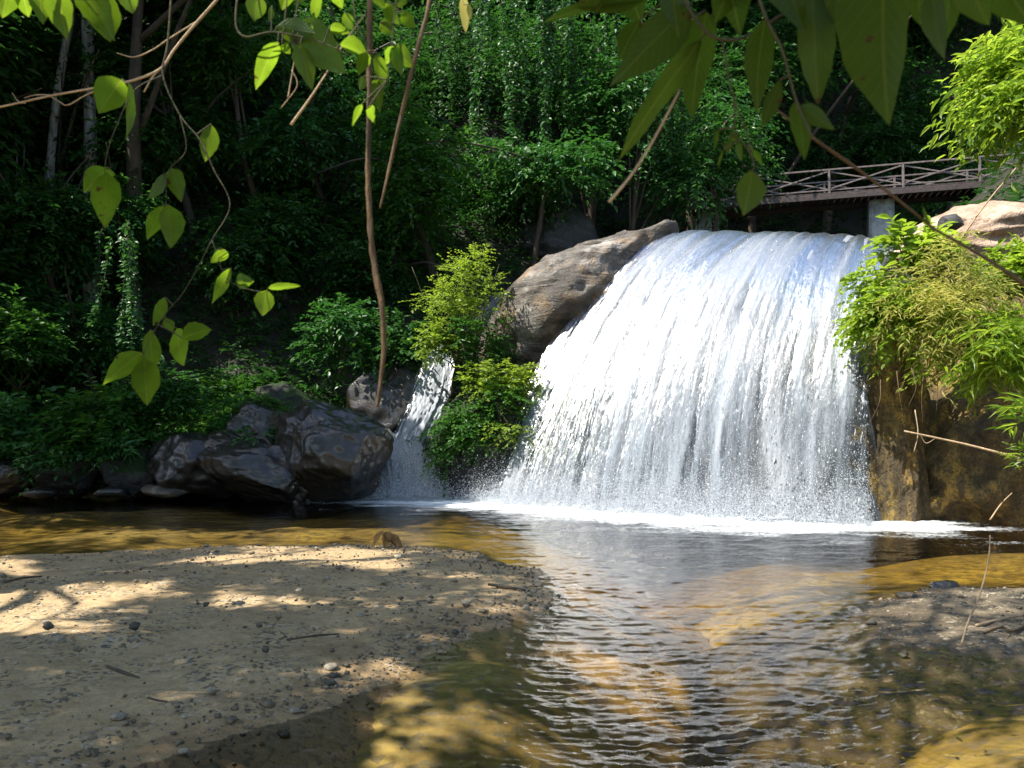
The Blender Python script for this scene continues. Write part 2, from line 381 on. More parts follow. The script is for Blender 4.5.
def water_mat(name):
    b = N(name); at = lambda k: b.n('Attribute', attribute_name=k).outputs['Fac']
    um, vm, de = at('across'), at('along'), at('cover')
    v1 = b.n('CombineXYZ', {0: b.math('MULTIPLY', um, 20.), 1: b.math('MULTIPLY', vm, 3.)}).outputs[0]
    v2 = b.n('CombineXYZ', {0: b.math('MULTIPLY', um, 44.), 1: b.math('MULTIPLY', vm, 7.)}).outputs[0]
    g1 = b.noise(v1, 1., 3, .6, .3); g2 = b.noise(v2, 1., 3, .65, .4)
    g = b.math('ADD', b.math('MULTIPLY', g1, .45), b.math('MULTIPLY', g2, .55))
    a = b.math('ADD', de, b.math('MULTIPLY', b.math('SUBTRACT', g, .5), 2.3))
    al = b.ramp(a, [(.12, 0.), (.95, 1.)])
    al = b.math('MAXIMUM', al, b.ramp(de, [(.0, 0.), (.8, .7)]))
    # aerated water is a cloud of drops: it scatters sideways and upwards far more than a flat sheet
    soft = b.n('VectorMath', {0: b.n('VectorMath', {0: b.bump(g, .7, .04), 1: (0, 0, 1.0)}, operation='ADD').outputs[0]}, operation='NORMALIZE').outputs[0]
    d = b.n('BsdfDiffuse', {'Color': (.34, .368, .405, 1), 'Normal': soft}); t = b.n('BsdfTranslucent', {'Color': (.34, .368, .41, 1), 'Normal': soft})
    gl = b.n('BsdfGlossy', {'Color': (1, 1, 1, 1), 'Roughness': .25, 'Normal': b.bump(g, .6, .06)})
    m1 = b.n('MixShader', {0: .25, 1: d.outputs[0], 2: t.outputs[0]}); m2 = b.n('MixShader', {0: .02, 1: m1.outputs[0], 2: gl.outputs[0]})
    # between the white threads: a thin clear film over the rock
    fr = b.n('Fresnel', {'IOR': 1.33}); film = b.n('MixShader', {0: fr.outputs[0], 1: b.n('BsdfTransparent', {'Color': (.93, .96, .98, 1)}).outputs[0], 2: gl.outputs[0]})
    return b.done(b.n('MixShader', {0: al, 1: film.outputs[0], 2: m2.outputs[0]}).outputs[0])
M['fall_water'] = water_mat('falling_white_water')
def streak(um, vm, s=0):
    wob = .25*vn2(um*.8, vm*.5, s+3)
    return fbm2((um+wob)*1.1, vm*.16, 2, s+1)*.6+fbm2((um+wob*.6)*3.6, vm*.35, 3, s+7)*.55
def big_sheet(nu, nv, lift, s, bias, u0=-.015, u1=1.015):
    u, v = np.meshgrid(np.linspace(u0, u1, nu), np.linspace(-.22, 1.015, nv)); p = fall(u, v); n = fall_n(u, v)
    um = u*7.6; vm = v*6.2; st = streak(um, vm, s)
    amp = .35+.65*ss(0, .5, v)
    gr = fbm2(um*16, vm*4., 3, s+20, .6)
    p = p+n*(lift*(.4+.6*ss(0, .3, v))+(.11*st+.010*gr)*amp)[..., None]
    hm = np.clip(.75-.9*streak(um*1.6, vm, s+90), .1, 1.6)
    hole = 1.35*hm*(.55*np.exp(-((u-.36)/.10)**2)*ss(.30, .5, v)+.42*np.exp(-((u-.15)/.09)**2)*ss(.35, .7, v)+.28*np.exp(-((u-.50)/.06)**2)*ss(.25, .45, v)+.2*np.exp(-((u-.93)/.05)**2)*ss(.4, .7, v))
    top = .78*(1-ss(-.02, .17, v))*(1-.5*ss(.5, .9, u))
    edge = 1.3*(1-ss(0, .05, u+.02*fbm2(vm*2, um*0, 3, s+60)))*1.0+1.1*ss(.965, 1.01, u)
    de = bias+.78*st-hole-top-edge+.35*ss(.86, 1., v)
    return p.reshape(-1, 3), gridf(nv, nu), dict(across=um, along=vm+s*3.3, cover=de)
wf = thing('waterfall', 'wide white waterfall fanning over a domed rock ledge into the pool', 'waterfall', (BL+BR)/2)
L0 = np.array(wf.location)
V, f, a = big_sheet(620, 620, .06, 0, .54); mesh('water_sheet', V-L0, f, M['fall_water'], wf, attrs=a)
V, f, a = big_sheet(520, 520, .15, 5, .06); mesh('water_veil', V-L0, f, M['fall_water'], wf, attrs=a)
# thrown drops: small stretched grains riding just off the sheet, thicker towards the foot
def drops(c, d, L, Wd):
    n = len(c); d = nrm(d); a = nrm(np.cross(d, rv(n))); b_ = np.cross(d, a)
    V = np.stack([c-d*L[:, None], c+a*Wd[:, None], c+b_*Wd[:, None], c-(a+b_)*.7*Wd[:, None], c+d*L[:, None]], 1)
    Fc = np.array([[0, 2, 1], [0, 3, 2], [0, 1, 3], [4, 1, 2], [4, 2, 3], [4, 3, 1]])
    return V.reshape(-1, 3), (Fc[None]+(np.arange(n)*5)[:, None, None]).reshape(-1, 3)
b = N('white_drops'); M['drops'] = b.done(b.n('MixShader', {0: .4, 1: b.n('BsdfDiffuse', {'Color': (.7, .73, .77, 1)}).outputs[0], 2: b.n('BsdfTranslucent', {'Color': (.7, .73, .77, 1)}).outputs[0]}).outputs[0])
n = 60000; u = NP.uniform(-.03, 1.02, n); v = NP.uniform(.02, 1, n)**.55
k = (streak(u*7.6, v*6.2, 5)+NP.normal(0, .45, n) > .85); u, v = u[k], v[k]
p = fall(u, v); nn = fall_n(u, v); dn = nrm(fall(u, v+.01)-p)
p = p+nn*(.06+.22*NP.random(len(u))**2*(.4+v))[:, None]+rv(len(u))*.02
sz = NP.lognormal(0, .45, len(u))*.006
V, f = drops(p, dn+rv(len(u))*.15, sz*NP.uniform(1.2, 3.2, len(u)), sz)
# splash at the foot
n = 130000; u = NP.uniform(-.05, 1.03, n); c = fall(u, u*0+.985); hgt = NP.exponential(.26, n)*(.6+.6*u); c[:, 2] = hgt
c[:, :2] += np.array([-.54, -.84])*(NP.normal(.15, .3, n)+hgt*.2)[:, None]
sz2 = NP.lognormal(0, .4, n)*.0036; V2, f2 = drops(c, rv(n)*.6+UP, sz2*1.6, sz2)
V, f = joinm([(V, f), (V2, f2)])
tag(mesh('spray', V-L0, f, M['drops'], wf, smooth=False), kind='stuff')

# ledge under the fall, running back under the river
u, v = np.meshgrid(np.linspace(-.10, 1.045, 300), np.linspace(-2.2, 1.12, 420)); p = fall(u, v); nn = fall_n(u, v)
q = p.reshape(-1, 3); lump = .22*fbm(q*.9, 4, 3)+.10*(1-np.abs(fbm(q*2.2, 4, 9)))
p = p+nn*((-.42+np.minimum(lump, .2)).reshape(u.shape))[..., None]
p[..., 2] -= (1.0*ss(1.01, 1.045, u))
M['rock_wet'] = rock_mat('wet_dark_rock', (.02, .021, .022), (.055, .055, .052), (.13, .125, .115), .8, 1.)
M['rock_ledge'] = rock_mat('ledge_rock', (.025, .025, .027), (.075, .075, .073), (.17, .165, .155), .7, 1.)
tag(mesh('rock_ledge', p.reshape(-1, 3), gridf(420, 300), M['rock_ledge']), 'domed dark rock ledge that carries the wide white waterfall', 'rock ledge')

# ------------------------------------------------------------------ rocks
def ico(sub):
    bm = bmesh.new(); bmesh.ops.create_icosphere(bm, subdivisions=sub, radius=1)
    V = np.array([x.co[:] for x in bm.verts]); Fc = np.array([[q.index for q in x.verts] for x in bm.faces]); bm.free(); return V, Fc
ICO = {k: ico(k) for k in (2, 3, 5, 6)}
def rock_shape(rad, seed, sub=5, cuts=9, rough=.12, fine=.025, power=1.):
    V, Fc = ICO[sub]; g = np.random.default_rng(seed); V = V.copy()
    for _ in range(cuts):
        nn = nrm(g.normal(size=3)); dd = g.uniform(.62, .88); t = V@nn
        V = V-nn*(np.maximum(t-dd, 0)*.85)[:, None]
    D = nrm(V); V = V+D*(rough*fbm(V*1.3+seed*3.1, 4, seed)+fine*(1-2*np.abs(fbm(V*3.5+seed, 4, seed+5))))[:, None]
    return V*np.array(rad), Fc
def rock(name, label, loc, rad, m, seed, rot=(0, 0, 0), sub=5, cat='rock', group=None, **kw):
    V, Fc = rock_shape(rad, seed, sub, **kw); V = V@np.array(Euler([R(a) for a in rot]).to_matrix()).T
    return tag(mesh(name, V, Fc, m, loc=tuple(loc)), label, cat, group)
M['rock_tan'] = rock_mat('tan_layered_rock', (.035, .03, .025), (.18, .16, .135), (.5, .47, .43), .45, .8, strata=(.5, -.75, .3), warm=(.30, .18, .07), crack=.06)
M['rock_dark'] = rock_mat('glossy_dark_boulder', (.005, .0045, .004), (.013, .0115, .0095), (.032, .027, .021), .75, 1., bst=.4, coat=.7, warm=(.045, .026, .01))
M['rock_moss'] = rock_mat('mossy_dark_rock', (.008, .008, .007), (.022, .022, .018), (.06, .06, .05), .55, 1.2, moss=(.018, .045, .008), mossamt=.6)
b = N('golden_mossy_cliff'); v = b.coord('Object'); vv = b.coord('Object', (1.5, 1.5, .45), (.15, .25, 0))
n1 = b.noise(vv, 1.3, 6, .65, .3); n2 = b.noise(v, 7, 8, .7); n3 = b.noise(v, 26, 5, .7); n4 = b.noise(vv, 2.6, 7, .7, .2)
col = b.ramp(b.math('ADD', b.math('MULTIPLY', n1, .5), b.math('MULTIPLY', n2, .5)), [(.36, (.035, .024, .011)), (.5, (.14, .093, .036)), (.64, (.32, .22, .08))])
col = b.mix(b.math('MULTIPLY', b.ramp(n4, [(.5, 0.), (.62, 1.)]), b.ramp(n2, [(.42, .15), (.56, 1.)])), col, (.46, .28, .05))
col = b.mix(b.math('MULTIPLY', b.ramp(b.noise(vv, 1.9, 6, .7), [(.56, 0.), (.66, .8)]), b.ramp(n3, [(.4, 0.), (.6, 1.)])), col, (.06, .075, .012))
col = b.mix(b.ramp(n3, [(.34, .8), (.5, 0.)]), col, (.010, .008, .005))
hg = b.math('ADD', b.math('ADD', b.math('MULTIPLY', n2, .8), b.math('MULTIPLY', n3, .35)), n1)
M['rock_cliff'] = b.done(b.n('BsdfPrincipled', {'Base Color': col, 'Roughness': b.ramp(n1, [(.35, .35), (.6, .8)]), 'Normal': b.bump(hg, 1., .12)}).outputs[0])
M['rock_pink'] = rock_mat('pale_pinkish_boulder', (.22, .15, .10), (.46, .33, .24), (.62, .48, .38), .1, .8)
rock('rock_outcrop', 'tan layered rock outcrop left of the wide waterfall', P(580, 318, 20.6), (2.95, 2.2, 1.65), M['rock_tan'], 31, (8, -42, -18), 6, 'rock', rough=.12, fine=.03, cuts=7)
rock('rock_outcrop', 'rounded grey rock cap at the upper left corner of the wide waterfall', P(622, 276, 21.2), (1.8, 1.6, 1.2), M['rock_tan'], 77, (0, -16, 20), 6, 'rock', rough=.12, fine=.03, cuts=6)
rock('rock_outcrop', 'shadowed rock behind the bush above the narrow waterfall', P(505, 335, 22.2), (1.5, 1.2, 1.1), M['rock_dark'], 12, (0, -12, 10), 5, 'rock')
rock('rock', 'dark wet rock under the green bush between the two waterfalls', P(480, 452, 18.6), (1.2, 1.2, 1.5), M['rock_moss'], 53, (0, -12, 30), 6, cuts=16, rough=.08, fine=.05)
rock('rock_cliff', 'steep golden brown cliff at the right edge of the wide waterfall', (8.75, 16.1, .7), (3.7, 2.9, 3.0), M['rock_cliff'], 64, (0, 0, -14), 6, 'cliff', cuts=6, rough=.11, fine=.045, power=.55)
rock('rock', 'dark mossy buttress of rock between the wide waterfall and the golden cliff', (6.0, 14.75, .8), (.95, 1.0, 2.35), M['rock_cliff'], 65, (0, 4, 20), 6, cuts=5, rough=.13, fine=.05, power=.6)
rock('boulder', 'pale pinkish sunlit boulder beside the bridge end', P(1010, 244, 19.5), (2.4, 1.8, 1.05), M['rock_pink'], 81, (0, -4, 0), 6, 'boulder', rough=.14, fine=.03)
rock('rock', 'small grey stone beside the pale pinkish boulder', P(951, 224, 18.4), (.26, .25, .2), M['rock_ledge'], 82, (0, 0, 0), 3)
# left bank
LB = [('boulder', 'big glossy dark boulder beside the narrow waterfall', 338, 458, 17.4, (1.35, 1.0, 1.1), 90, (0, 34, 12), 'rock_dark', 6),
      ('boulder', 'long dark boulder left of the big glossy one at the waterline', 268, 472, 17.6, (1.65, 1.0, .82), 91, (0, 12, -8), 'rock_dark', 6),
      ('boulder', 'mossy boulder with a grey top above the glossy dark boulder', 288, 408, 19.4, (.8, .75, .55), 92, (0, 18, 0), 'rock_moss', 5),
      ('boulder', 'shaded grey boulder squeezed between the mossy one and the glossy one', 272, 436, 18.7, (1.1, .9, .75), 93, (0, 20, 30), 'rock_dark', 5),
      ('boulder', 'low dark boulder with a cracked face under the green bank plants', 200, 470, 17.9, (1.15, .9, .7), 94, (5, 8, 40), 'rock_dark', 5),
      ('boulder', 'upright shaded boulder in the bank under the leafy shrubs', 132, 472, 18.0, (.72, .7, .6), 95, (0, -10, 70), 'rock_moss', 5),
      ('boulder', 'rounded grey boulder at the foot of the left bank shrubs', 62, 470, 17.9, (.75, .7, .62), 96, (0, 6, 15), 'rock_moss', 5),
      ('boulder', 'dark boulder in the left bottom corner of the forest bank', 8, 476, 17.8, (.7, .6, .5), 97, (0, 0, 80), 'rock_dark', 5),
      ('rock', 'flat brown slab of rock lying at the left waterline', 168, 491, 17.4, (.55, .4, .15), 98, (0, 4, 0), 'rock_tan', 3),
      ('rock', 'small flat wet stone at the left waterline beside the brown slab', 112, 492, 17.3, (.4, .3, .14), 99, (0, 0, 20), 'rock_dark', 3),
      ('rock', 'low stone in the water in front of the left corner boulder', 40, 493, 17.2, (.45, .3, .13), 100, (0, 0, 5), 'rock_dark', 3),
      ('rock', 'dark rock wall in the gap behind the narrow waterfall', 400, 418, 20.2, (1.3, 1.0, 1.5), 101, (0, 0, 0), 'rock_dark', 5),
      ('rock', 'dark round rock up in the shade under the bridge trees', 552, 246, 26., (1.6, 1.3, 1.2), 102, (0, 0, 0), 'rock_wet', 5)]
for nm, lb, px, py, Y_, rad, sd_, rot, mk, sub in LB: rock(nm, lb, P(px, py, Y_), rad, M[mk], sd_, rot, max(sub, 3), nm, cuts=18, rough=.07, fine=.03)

# ------------------------------------------------------------------ narrow fall
def ribbon(path, wid, nu, nv, s, bias):
    c = cr_path(path, 24); t = np.linspace(0, 1, len(c)); tt = np.linspace(0, 1, nv)
    c = np.stack([np.interp(tt, t, c[:, i]) for i in range(3)], -1); wd = np.interp(tt, np.linspace(0, 1, len(wid)), wid)
    x = np.linspace(-1, 1, nu); um = x[None]*wd[:, None]; ln = np.concatenate([[0], np.cumsum(np.linalg.norm(np.diff(c, axis=0), axis=1))]); vm = np.repeat(ln[:, None], nu, 1)
    st = streak(um*2.2, vm*1.6, s)
    p = c[:, None]+np.array([1., .12, 0])*um[..., None]+np.array([-.1, -.9, .35])*(.28*wd[:, None]*(1-x[None]**2)+.10*st+.03*fbm2(um*16, vm*5, 2, s))[..., None]
    de = bias+.5*st-1.2*ss(.6, 1.05, np.abs(x))[None]
    return p.reshape(-1, 3), gridf(nv, nu), dict(across=um, along=vm, cover=de)
wf2 = thing('waterfall', 'narrow white waterfall squeezed between the glossy boulder and the green bush', 'waterfall', G(410, 498))
L2 = np.array(wf2.location)
V, f, a = ribbon([P(440, 345, 20.0), P(436, 370, 19.5), P(428, 406, 19.0), P(414, 442, 18.6)], [.3, .40, .44, .5], 70, 160, 3, 1.15)
mesh('water_sheet', V-L2, f, M['fall_water'], wf2, attrs=a)
V, f, a = ribbon([P(402, 434, 18.9), P(404, 446, 18.4), P(410, 468, 18.), P(412, 499, 17.7)], [.62, .56, .58, .85], 90, 160, 8, 1.3)
mesh('water_sheet', V-L2, f, M['fall_water'], wf2, attrs=a)
n = 30000; t = NP.random(n); c = np.stack([NP.normal(0, .38, n), NP.normal(-.15, .2, n), NP.exponential(.22, n)], -1)+G(411, 499)
sz = NP.lognormal(0, .4, n)*.0045; V, f = drops(c, rv(n)*.6+UP, sz*1.8, sz); tag(mesh('spray', V-L2, f, M['drops'], wf2, smooth=False), kind='stuff')

# ------------------------------------------------------------------ pool water: a closed body with a rippled top
ny, nx = 640, 820
ty = np.geomspace(2.2, 20.6, ny); tx = np.linspace(-1, 1, nx); Y, T = np.meshgrid(ty, tx, indexing='ij'); X = T*(Y*.66+1.4)
wq = .35*fbm2(X*.6, Y*.6, 2, 71)
rip = lambda a, c, sd_, o=2: fbm2(X*a+wq, Y*c+wq*1.5, o, sd_)
A = .55+.45*ss(-.6, .5, fbm2(X*.35, Y*.5, 2, 77)); near = 1-ss(5, 13, Y)*.35
cur = ss(-1.2, 1.0, X+.15*(Y-6))                       # the current runs down the middle and right of the pool
ridge = lambda a, c, sd_: (1-np.abs(fbm2(X*a+wq, Y*c+wq*1.5, 2, sd_, .35)))**2
near = near*(1-.42*ss(5.2, 8.5, Y))
Z = (.005*rip(2.4, 4.6, 72)+.014*(ridge(3.6, 7.2, 73)-.4)*near+.0075*(ridge(8., 14.5, 75)-.4)*near+.003*rip(15, 24, 74))*A*(.95+.4*cur)
dl = np.hypot(0, 0)
seg = BR[:2]-BL[:2]; tt = np.clip(((X-BL[0])*seg[0]+(Y-BL[1])*seg[1])/(seg@seg), 0, 1)
dist = np.hypot(X-BL[0]-tt*seg[0], Y-BL[1]-tt*seg[1])-.45*np.sin(np.pi*tt)
g2 = G(411, 500); dist2 = np.hypot((X-g2[0])*.7, (Y-g2[1])*1.2)
Z = Z+.035*np.exp(-np.maximum(dist, 0)/1.1)*fbm2(X*3, Y*3, 3, 78)+.03*np.exp(-dist2/.8)*fbm2(X*4, Y*4, 3, 79)
fn = fbm2(X*1.2, Y*2.6, 4, 80)
foam = 1.3*np.exp(-np.maximum(dist-.2, 0)/1.25)+.95*np.exp(-np.maximum(dist2-.3, 0)/.6)+.45*fn*np.exp(-np.maximum(np.minimum(dist, dist2), 0)/2.2)
top = np.stack([X, Y, Z], -1).reshape(-1, 3); nT = len(top); idx = np.arange(nT).reshape(ny, nx)
ring = np.concatenate([idx[0, :-1], idx[:-1, -1], idx[-1, :0:-1], idx[:0:-1, 0]]); low = top[ring].copy(); low[:, 2] = -2.5
m_ = len(ring); r2 = nT+np.arange(m_); side = np.stack([ring, r2, np.roll(r2, -1), np.roll(ring, -1)], -1)
bot = r2[::-1][None]
fo = np.concatenate([foam.ravel(), np.zeros(m_)])
b = N('pool_water'); v = b.coord('Object'); at = b.n('Attribute', attribute_name='foam').outputs['Fac']
nz = b.noise(b.coord('Object', (1, 1.9, 1)), 32, 3, .6, .4); bp = b.bump(nz, .3, .006)
fr = b.n('Fresnel', {'IOR': 1.33, 'Normal': bp}); gl = b.n('BsdfGlossy', {'Color': (1, 1, 1, 1), 'Roughness': .04, 'Normal': bp})
s1 = b.n('MixShader', {0: fr.outputs[0], 1: b.n('BsdfTransparent').outputs[0], 2: gl.outputs[0]})
fm = b.ramp(b.math('ADD', at, b.math('MULTIPLY', b.math('SUBTRACT', b.noise(v, 14, 5, .7), .5), .9)), [(.3, 0.), (.95, 1.)])
s2 = b.n('MixShader', {0: fm, 1: s1.outputs[0], 2: b.n('BsdfDiffuse', {'Color': (.82, .86, .88, 1)}).outputs[0]})
va = b.n('VolumeAbsorption', {'Color': (.80, .74, .42, 1), 'Density': 1.0})
M['pool'] = b.done(s2.outputs[0], va.outputs[0])
tag(mesh('water', np.vstack([top, low]), [gridf(ny, nx), side, bot], M['pool'], attrs=dict(foam=fo)), kind='structure')

#PART2
# ------------------------------------------------------------------ plants
def plant(name, label, cat, root, crowns, stems, smat='bark', group=None, cpart='foliage', spart='trunk'):
    """crowns: list of (V, F, material); stems: list of (points, radii) in world space; the Empty stands at root"""
    t = thing(name, label, cat, root, group); o0 = np.array(t.location)
    for V, f, m in crowns: mesh(cpart, V-o0, f, m, t, smooth=False)
    if stems:
        V, f = tubes([tube(p, r, 9, 7, .12, 5) for p, r in stems]); mesh(spart, V-o0, f, M[smat], t)
    return t
def limbs(base, top, r0, spread, n, seed):
    g = np.random.default_rng(seed); base = np.array(base, float); top = np.array(top, float); d = top-base; out = []
    mid = base+d*.5+g.normal(size=3)*.025*np.linalg.norm(d)*np.array([1, 1, .2])
    out.append(([base-[0, 0, .3], base+d*.18, mid, top], [r0*1.35, r0, r0*.75, r0*.3]))
    for i in range(n):
        k = g.uniform(.35, .95); s0 = mid+(top-mid)*((k-.5)/.5) if k > .5 else base+d*k
        e = top+g.normal(size=3)*spread*np.array([1, 1, .6])*.75
        out.append(([s0, (s0+e)/2+[0, 0, .1*np.linalg.norm(spread)], e], [r0*.42, r0*.28, r0*.08]))
    return out
TREES = [  # px, py, depth, rx, ry (px), material, leaf length m, twigs, label
 (600, 70, 27.5, 120, 95, 'leaf_far', .22, 620, 'broad dark tree hung with creepers above the tan rock outcrop'),
 (548, 166, 24.0, 72, 30, 'leaf_teal', .19, 300, 'low leafy bough reaching out over the dark hollow beside the outcrop'),
 (640, 110, 25.5, 60, 50, 'leaf_teal', .19, 300, 'cool green tree between the creepers and the big shaded leaves'),
 (712, 160, 26.0, 66, 62, 'leaf_teal', .22, 420, 'glossy leaved tree growing at the far end of the bridge'),
 (770, 70, 31.0, 100, 85, 'leaf_far', .24, 520, 'dark tree behind the cluster of large hanging leaves'),
 (850, 120, 34.0, 95, 80, 'leaf_far', .24, 520, 'dark leafy tree rising behind the middle of the bridge'),
 (940, 130, 35.0, 80, 90, 'leaf_far', .24, 520, 'shaded tree behind the bridge next to the bright sunlit tree'),
 (470, 55, 29.0, 95, 85, 'leaf_far', .22, 520, 'tall dark tree between the hanging stems and the creepers'),
 (408, 165, 23.2, 52, 80, 'leaf_mid', .17, 420, 'fresh green feathery tree behind the two hanging stems'),
 (335, 55, 27.0, 85, 70, 'leaf_far', .22, 420, 'dark tree behind the backlit leaf cluster at the top'),
 (232, 35, 24.0, 62, 50, 'leaf_mid', .16, 330, 'fine leaved tree behind the pale bare twig'),
 (105, 225, 22.0, 55, 62, 'leaf_teal', .17, 380, 'leafy creeper clad tree at the foot of the pale trunk'),
 (35, 75, 23.0, 75, 85, 'leaf_far', .19, 450, 'dark leafed tree in the upper left corner'),
 (30, 235, 21.4, 55, 75, 'leaf_far', .19, 380, 'dark tree at the left edge below the pale twig'),
 (330, 235, 26.0, 85, 75, 'leaf_far', .22, 380, 'almost black tree in the hollow left of the long hanging stem'),
 (235, 160, 28.0, 85, 85, 'leaf_far', .24, 380, 'almost black tree deep in the shade above the drooping leaves'),
 (160, 110, 23.4, 75, 70, 'leaf_far', .18, 480, 'leafy tree standing in front of the slanting trunks at the upper left'),
 (255, 240, 23.0, 60, 60, 'leaf_far', .18, 420, 'dim green tree behind the drooping leaves at the middle left'),
 (300, 140, 24.5, 65, 75, 'leaf_teal', .18, 420, 'cool green tree seen between the broken twigs and the long hanging stem'),
 (60, 330, 20.6, 60, 50, 'leaf_teal', .16, 330, 'spreading low tree on the bank below the pale trunks'),
 (385, 270, 23.6, 50, 60, 'leaf_far', .17, 330, 'dim low tree behind the lower end of the long hanging stem'),
 (485, 195, 25.8, 60, 45, 'leaf_far', .18, 420, 'dark low tree in the hollow behind the airy yellow green bush'),
 (205, 300, 25.0, 75, 55, 'leaf_far', .2, 340, 'low shaded tree above the mossy slope'),
]
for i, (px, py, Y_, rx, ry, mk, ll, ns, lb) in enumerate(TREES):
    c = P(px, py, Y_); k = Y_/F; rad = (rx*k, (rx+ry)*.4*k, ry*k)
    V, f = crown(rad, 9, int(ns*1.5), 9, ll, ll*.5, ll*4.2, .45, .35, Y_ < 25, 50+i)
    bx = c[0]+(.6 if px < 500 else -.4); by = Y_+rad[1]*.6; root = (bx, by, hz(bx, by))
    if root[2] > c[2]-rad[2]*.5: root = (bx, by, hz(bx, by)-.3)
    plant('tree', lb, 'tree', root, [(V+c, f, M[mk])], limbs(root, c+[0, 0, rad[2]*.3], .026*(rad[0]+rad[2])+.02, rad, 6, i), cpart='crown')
# tall trees of the slope whose crowns stand above the picture and shade the bank
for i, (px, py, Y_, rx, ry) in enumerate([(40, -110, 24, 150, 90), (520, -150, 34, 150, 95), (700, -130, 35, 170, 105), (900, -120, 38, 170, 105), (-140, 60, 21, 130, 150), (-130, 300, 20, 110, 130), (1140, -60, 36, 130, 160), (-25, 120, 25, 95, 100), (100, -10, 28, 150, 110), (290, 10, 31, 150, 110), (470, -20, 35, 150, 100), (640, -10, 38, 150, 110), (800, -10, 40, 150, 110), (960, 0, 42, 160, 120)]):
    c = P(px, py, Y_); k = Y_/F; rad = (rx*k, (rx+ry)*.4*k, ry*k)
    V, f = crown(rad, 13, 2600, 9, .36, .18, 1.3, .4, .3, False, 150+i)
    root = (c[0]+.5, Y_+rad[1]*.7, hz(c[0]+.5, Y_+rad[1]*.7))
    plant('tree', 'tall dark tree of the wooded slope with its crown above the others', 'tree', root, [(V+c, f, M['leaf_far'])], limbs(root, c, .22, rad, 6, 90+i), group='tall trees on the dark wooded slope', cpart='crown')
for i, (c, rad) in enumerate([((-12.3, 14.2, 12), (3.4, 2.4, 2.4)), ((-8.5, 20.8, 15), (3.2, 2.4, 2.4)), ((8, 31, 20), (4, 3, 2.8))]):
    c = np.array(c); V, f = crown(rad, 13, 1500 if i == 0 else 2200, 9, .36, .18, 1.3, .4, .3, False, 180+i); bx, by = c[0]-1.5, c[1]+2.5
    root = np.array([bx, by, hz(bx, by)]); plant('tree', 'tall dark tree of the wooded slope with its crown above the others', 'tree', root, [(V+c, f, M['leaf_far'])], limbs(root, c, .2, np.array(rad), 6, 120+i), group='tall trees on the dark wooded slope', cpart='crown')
# bare trunks in the upper left
for lb, pts, r, mk in [('pale blotched trunk standing upright in the upper left forest', [(91, 300), (91, 200), (90, 120), (88, 40), (86, -80)], .16, 'bark_pale'),
                       ('slanting grey trunk left of the pale blotched trunk', [(44, 300), (50, 170), (58, 90), (70, 20), (80, -60)], .11, 'bark_pale'),
                       ('thin pale forked sapling against the dark left edge', [(12, 300), (15, 215), (17, 160), (14, 130)], .022, 'bark_pale')]:
    Yt = 22.9; q = [P(x, y, Yt) for x, y in pts]; q[0] = np.array([q[0][0], Yt, hz(q[0][0], Yt)-.1])
    st = [(q, [r*1.3, r, r*.95, r*.8])]
    if r < .05: st.append(([q[1], P(22, 180, Yt), P(24, 150, Yt), P(21, 112, Yt)], [r*.8, r*.5]))
    plant('tree', lb, 'tree', q[0], [], st, mk)
# creeper curtains
def curtain(lb, x0, x1, ytop, ybot, Y_, n, mk, ll, seed):
    g = np.random.default_rng(seed); global NP; NP = np.random.default_rng(seed+9); parts, st = [], []
    for i in range(n):
        px = g.uniform(x0, x1); yb = g.uniform(ybot-.45*(ybot-ytop), ybot); yy = Y_+g.normal()*.5; a = P(px, ytop-g.uniform(0, 25), yy); z = P(px+g.normal()*5, yb, yy)
        m = max(4, int((a[2]-z[2])/(ll*.55))); t = np.linspace(0, 1, m)[:, None]; q = a+(z-a)*t+np.concatenate([np.cumsum(g.normal(size=(m, 2))*.018, 0), np.zeros((m, 1))], 1)
        st.append((q[::max(1, m//6)], [.012, .006]))
        q2 = np.repeat(q, 3, 0); d = g.normal(size=(len(q2), 3))*[1, .8, .25]-[0, .25, .35]
        parts.append(leaves(q2+g.normal(size=q2.shape)*.03, d, UP+g.normal(size=q2.shape)*.4-[0, .5, 0], ll*g.uniform(.6, 1.15, len(q2)), ll*.55, True))
    V, f = joinm(parts)
    plant('creeper', lb, 'creeper', P((x0+x1)/2, ytop, Y_+.3), [(V, f, M[mk])], st, 'stem_green', cpart='foliage', spart='stem')
curtain('creeper curtain hanging straight down in the middle of the forest wall', 478, 545, -10, 165, 24.5, 15, 'leaf_teal', .17, 1)
curtain('creeper curtain nearest the big shaded leaves', 552, 622, -10, 150, 25.0, 14, 'leaf_teal', .17, 2)
curtain('thin creeper strands between the long stem and the middle curtain', 432, 480, -10, 210, 25.5, 8, 'leaf_far', .17, 3)
curtain('creeper strands dropping from the right tree behind the bridge end', 640, 690, 40, 190, 25.0, 9, 'leaf_teal', .17, 4)
curtain('creeper falling over the dark bank left of the drooping leaves', 92, 135, 245, 350, 19.9, 9, 'leaf_teal', .14, 5)
curtain('dark creeper strands behind the pale blotched trunk', 150, 230, -10, 120, 25.5, 8, 'leaf_far', .18, 6)
curtain('dark creeper strands in the hollow left of the long hanging stem', 270, 345, 40, 250, 25.5, 9, 'leaf_far', .17, 7)
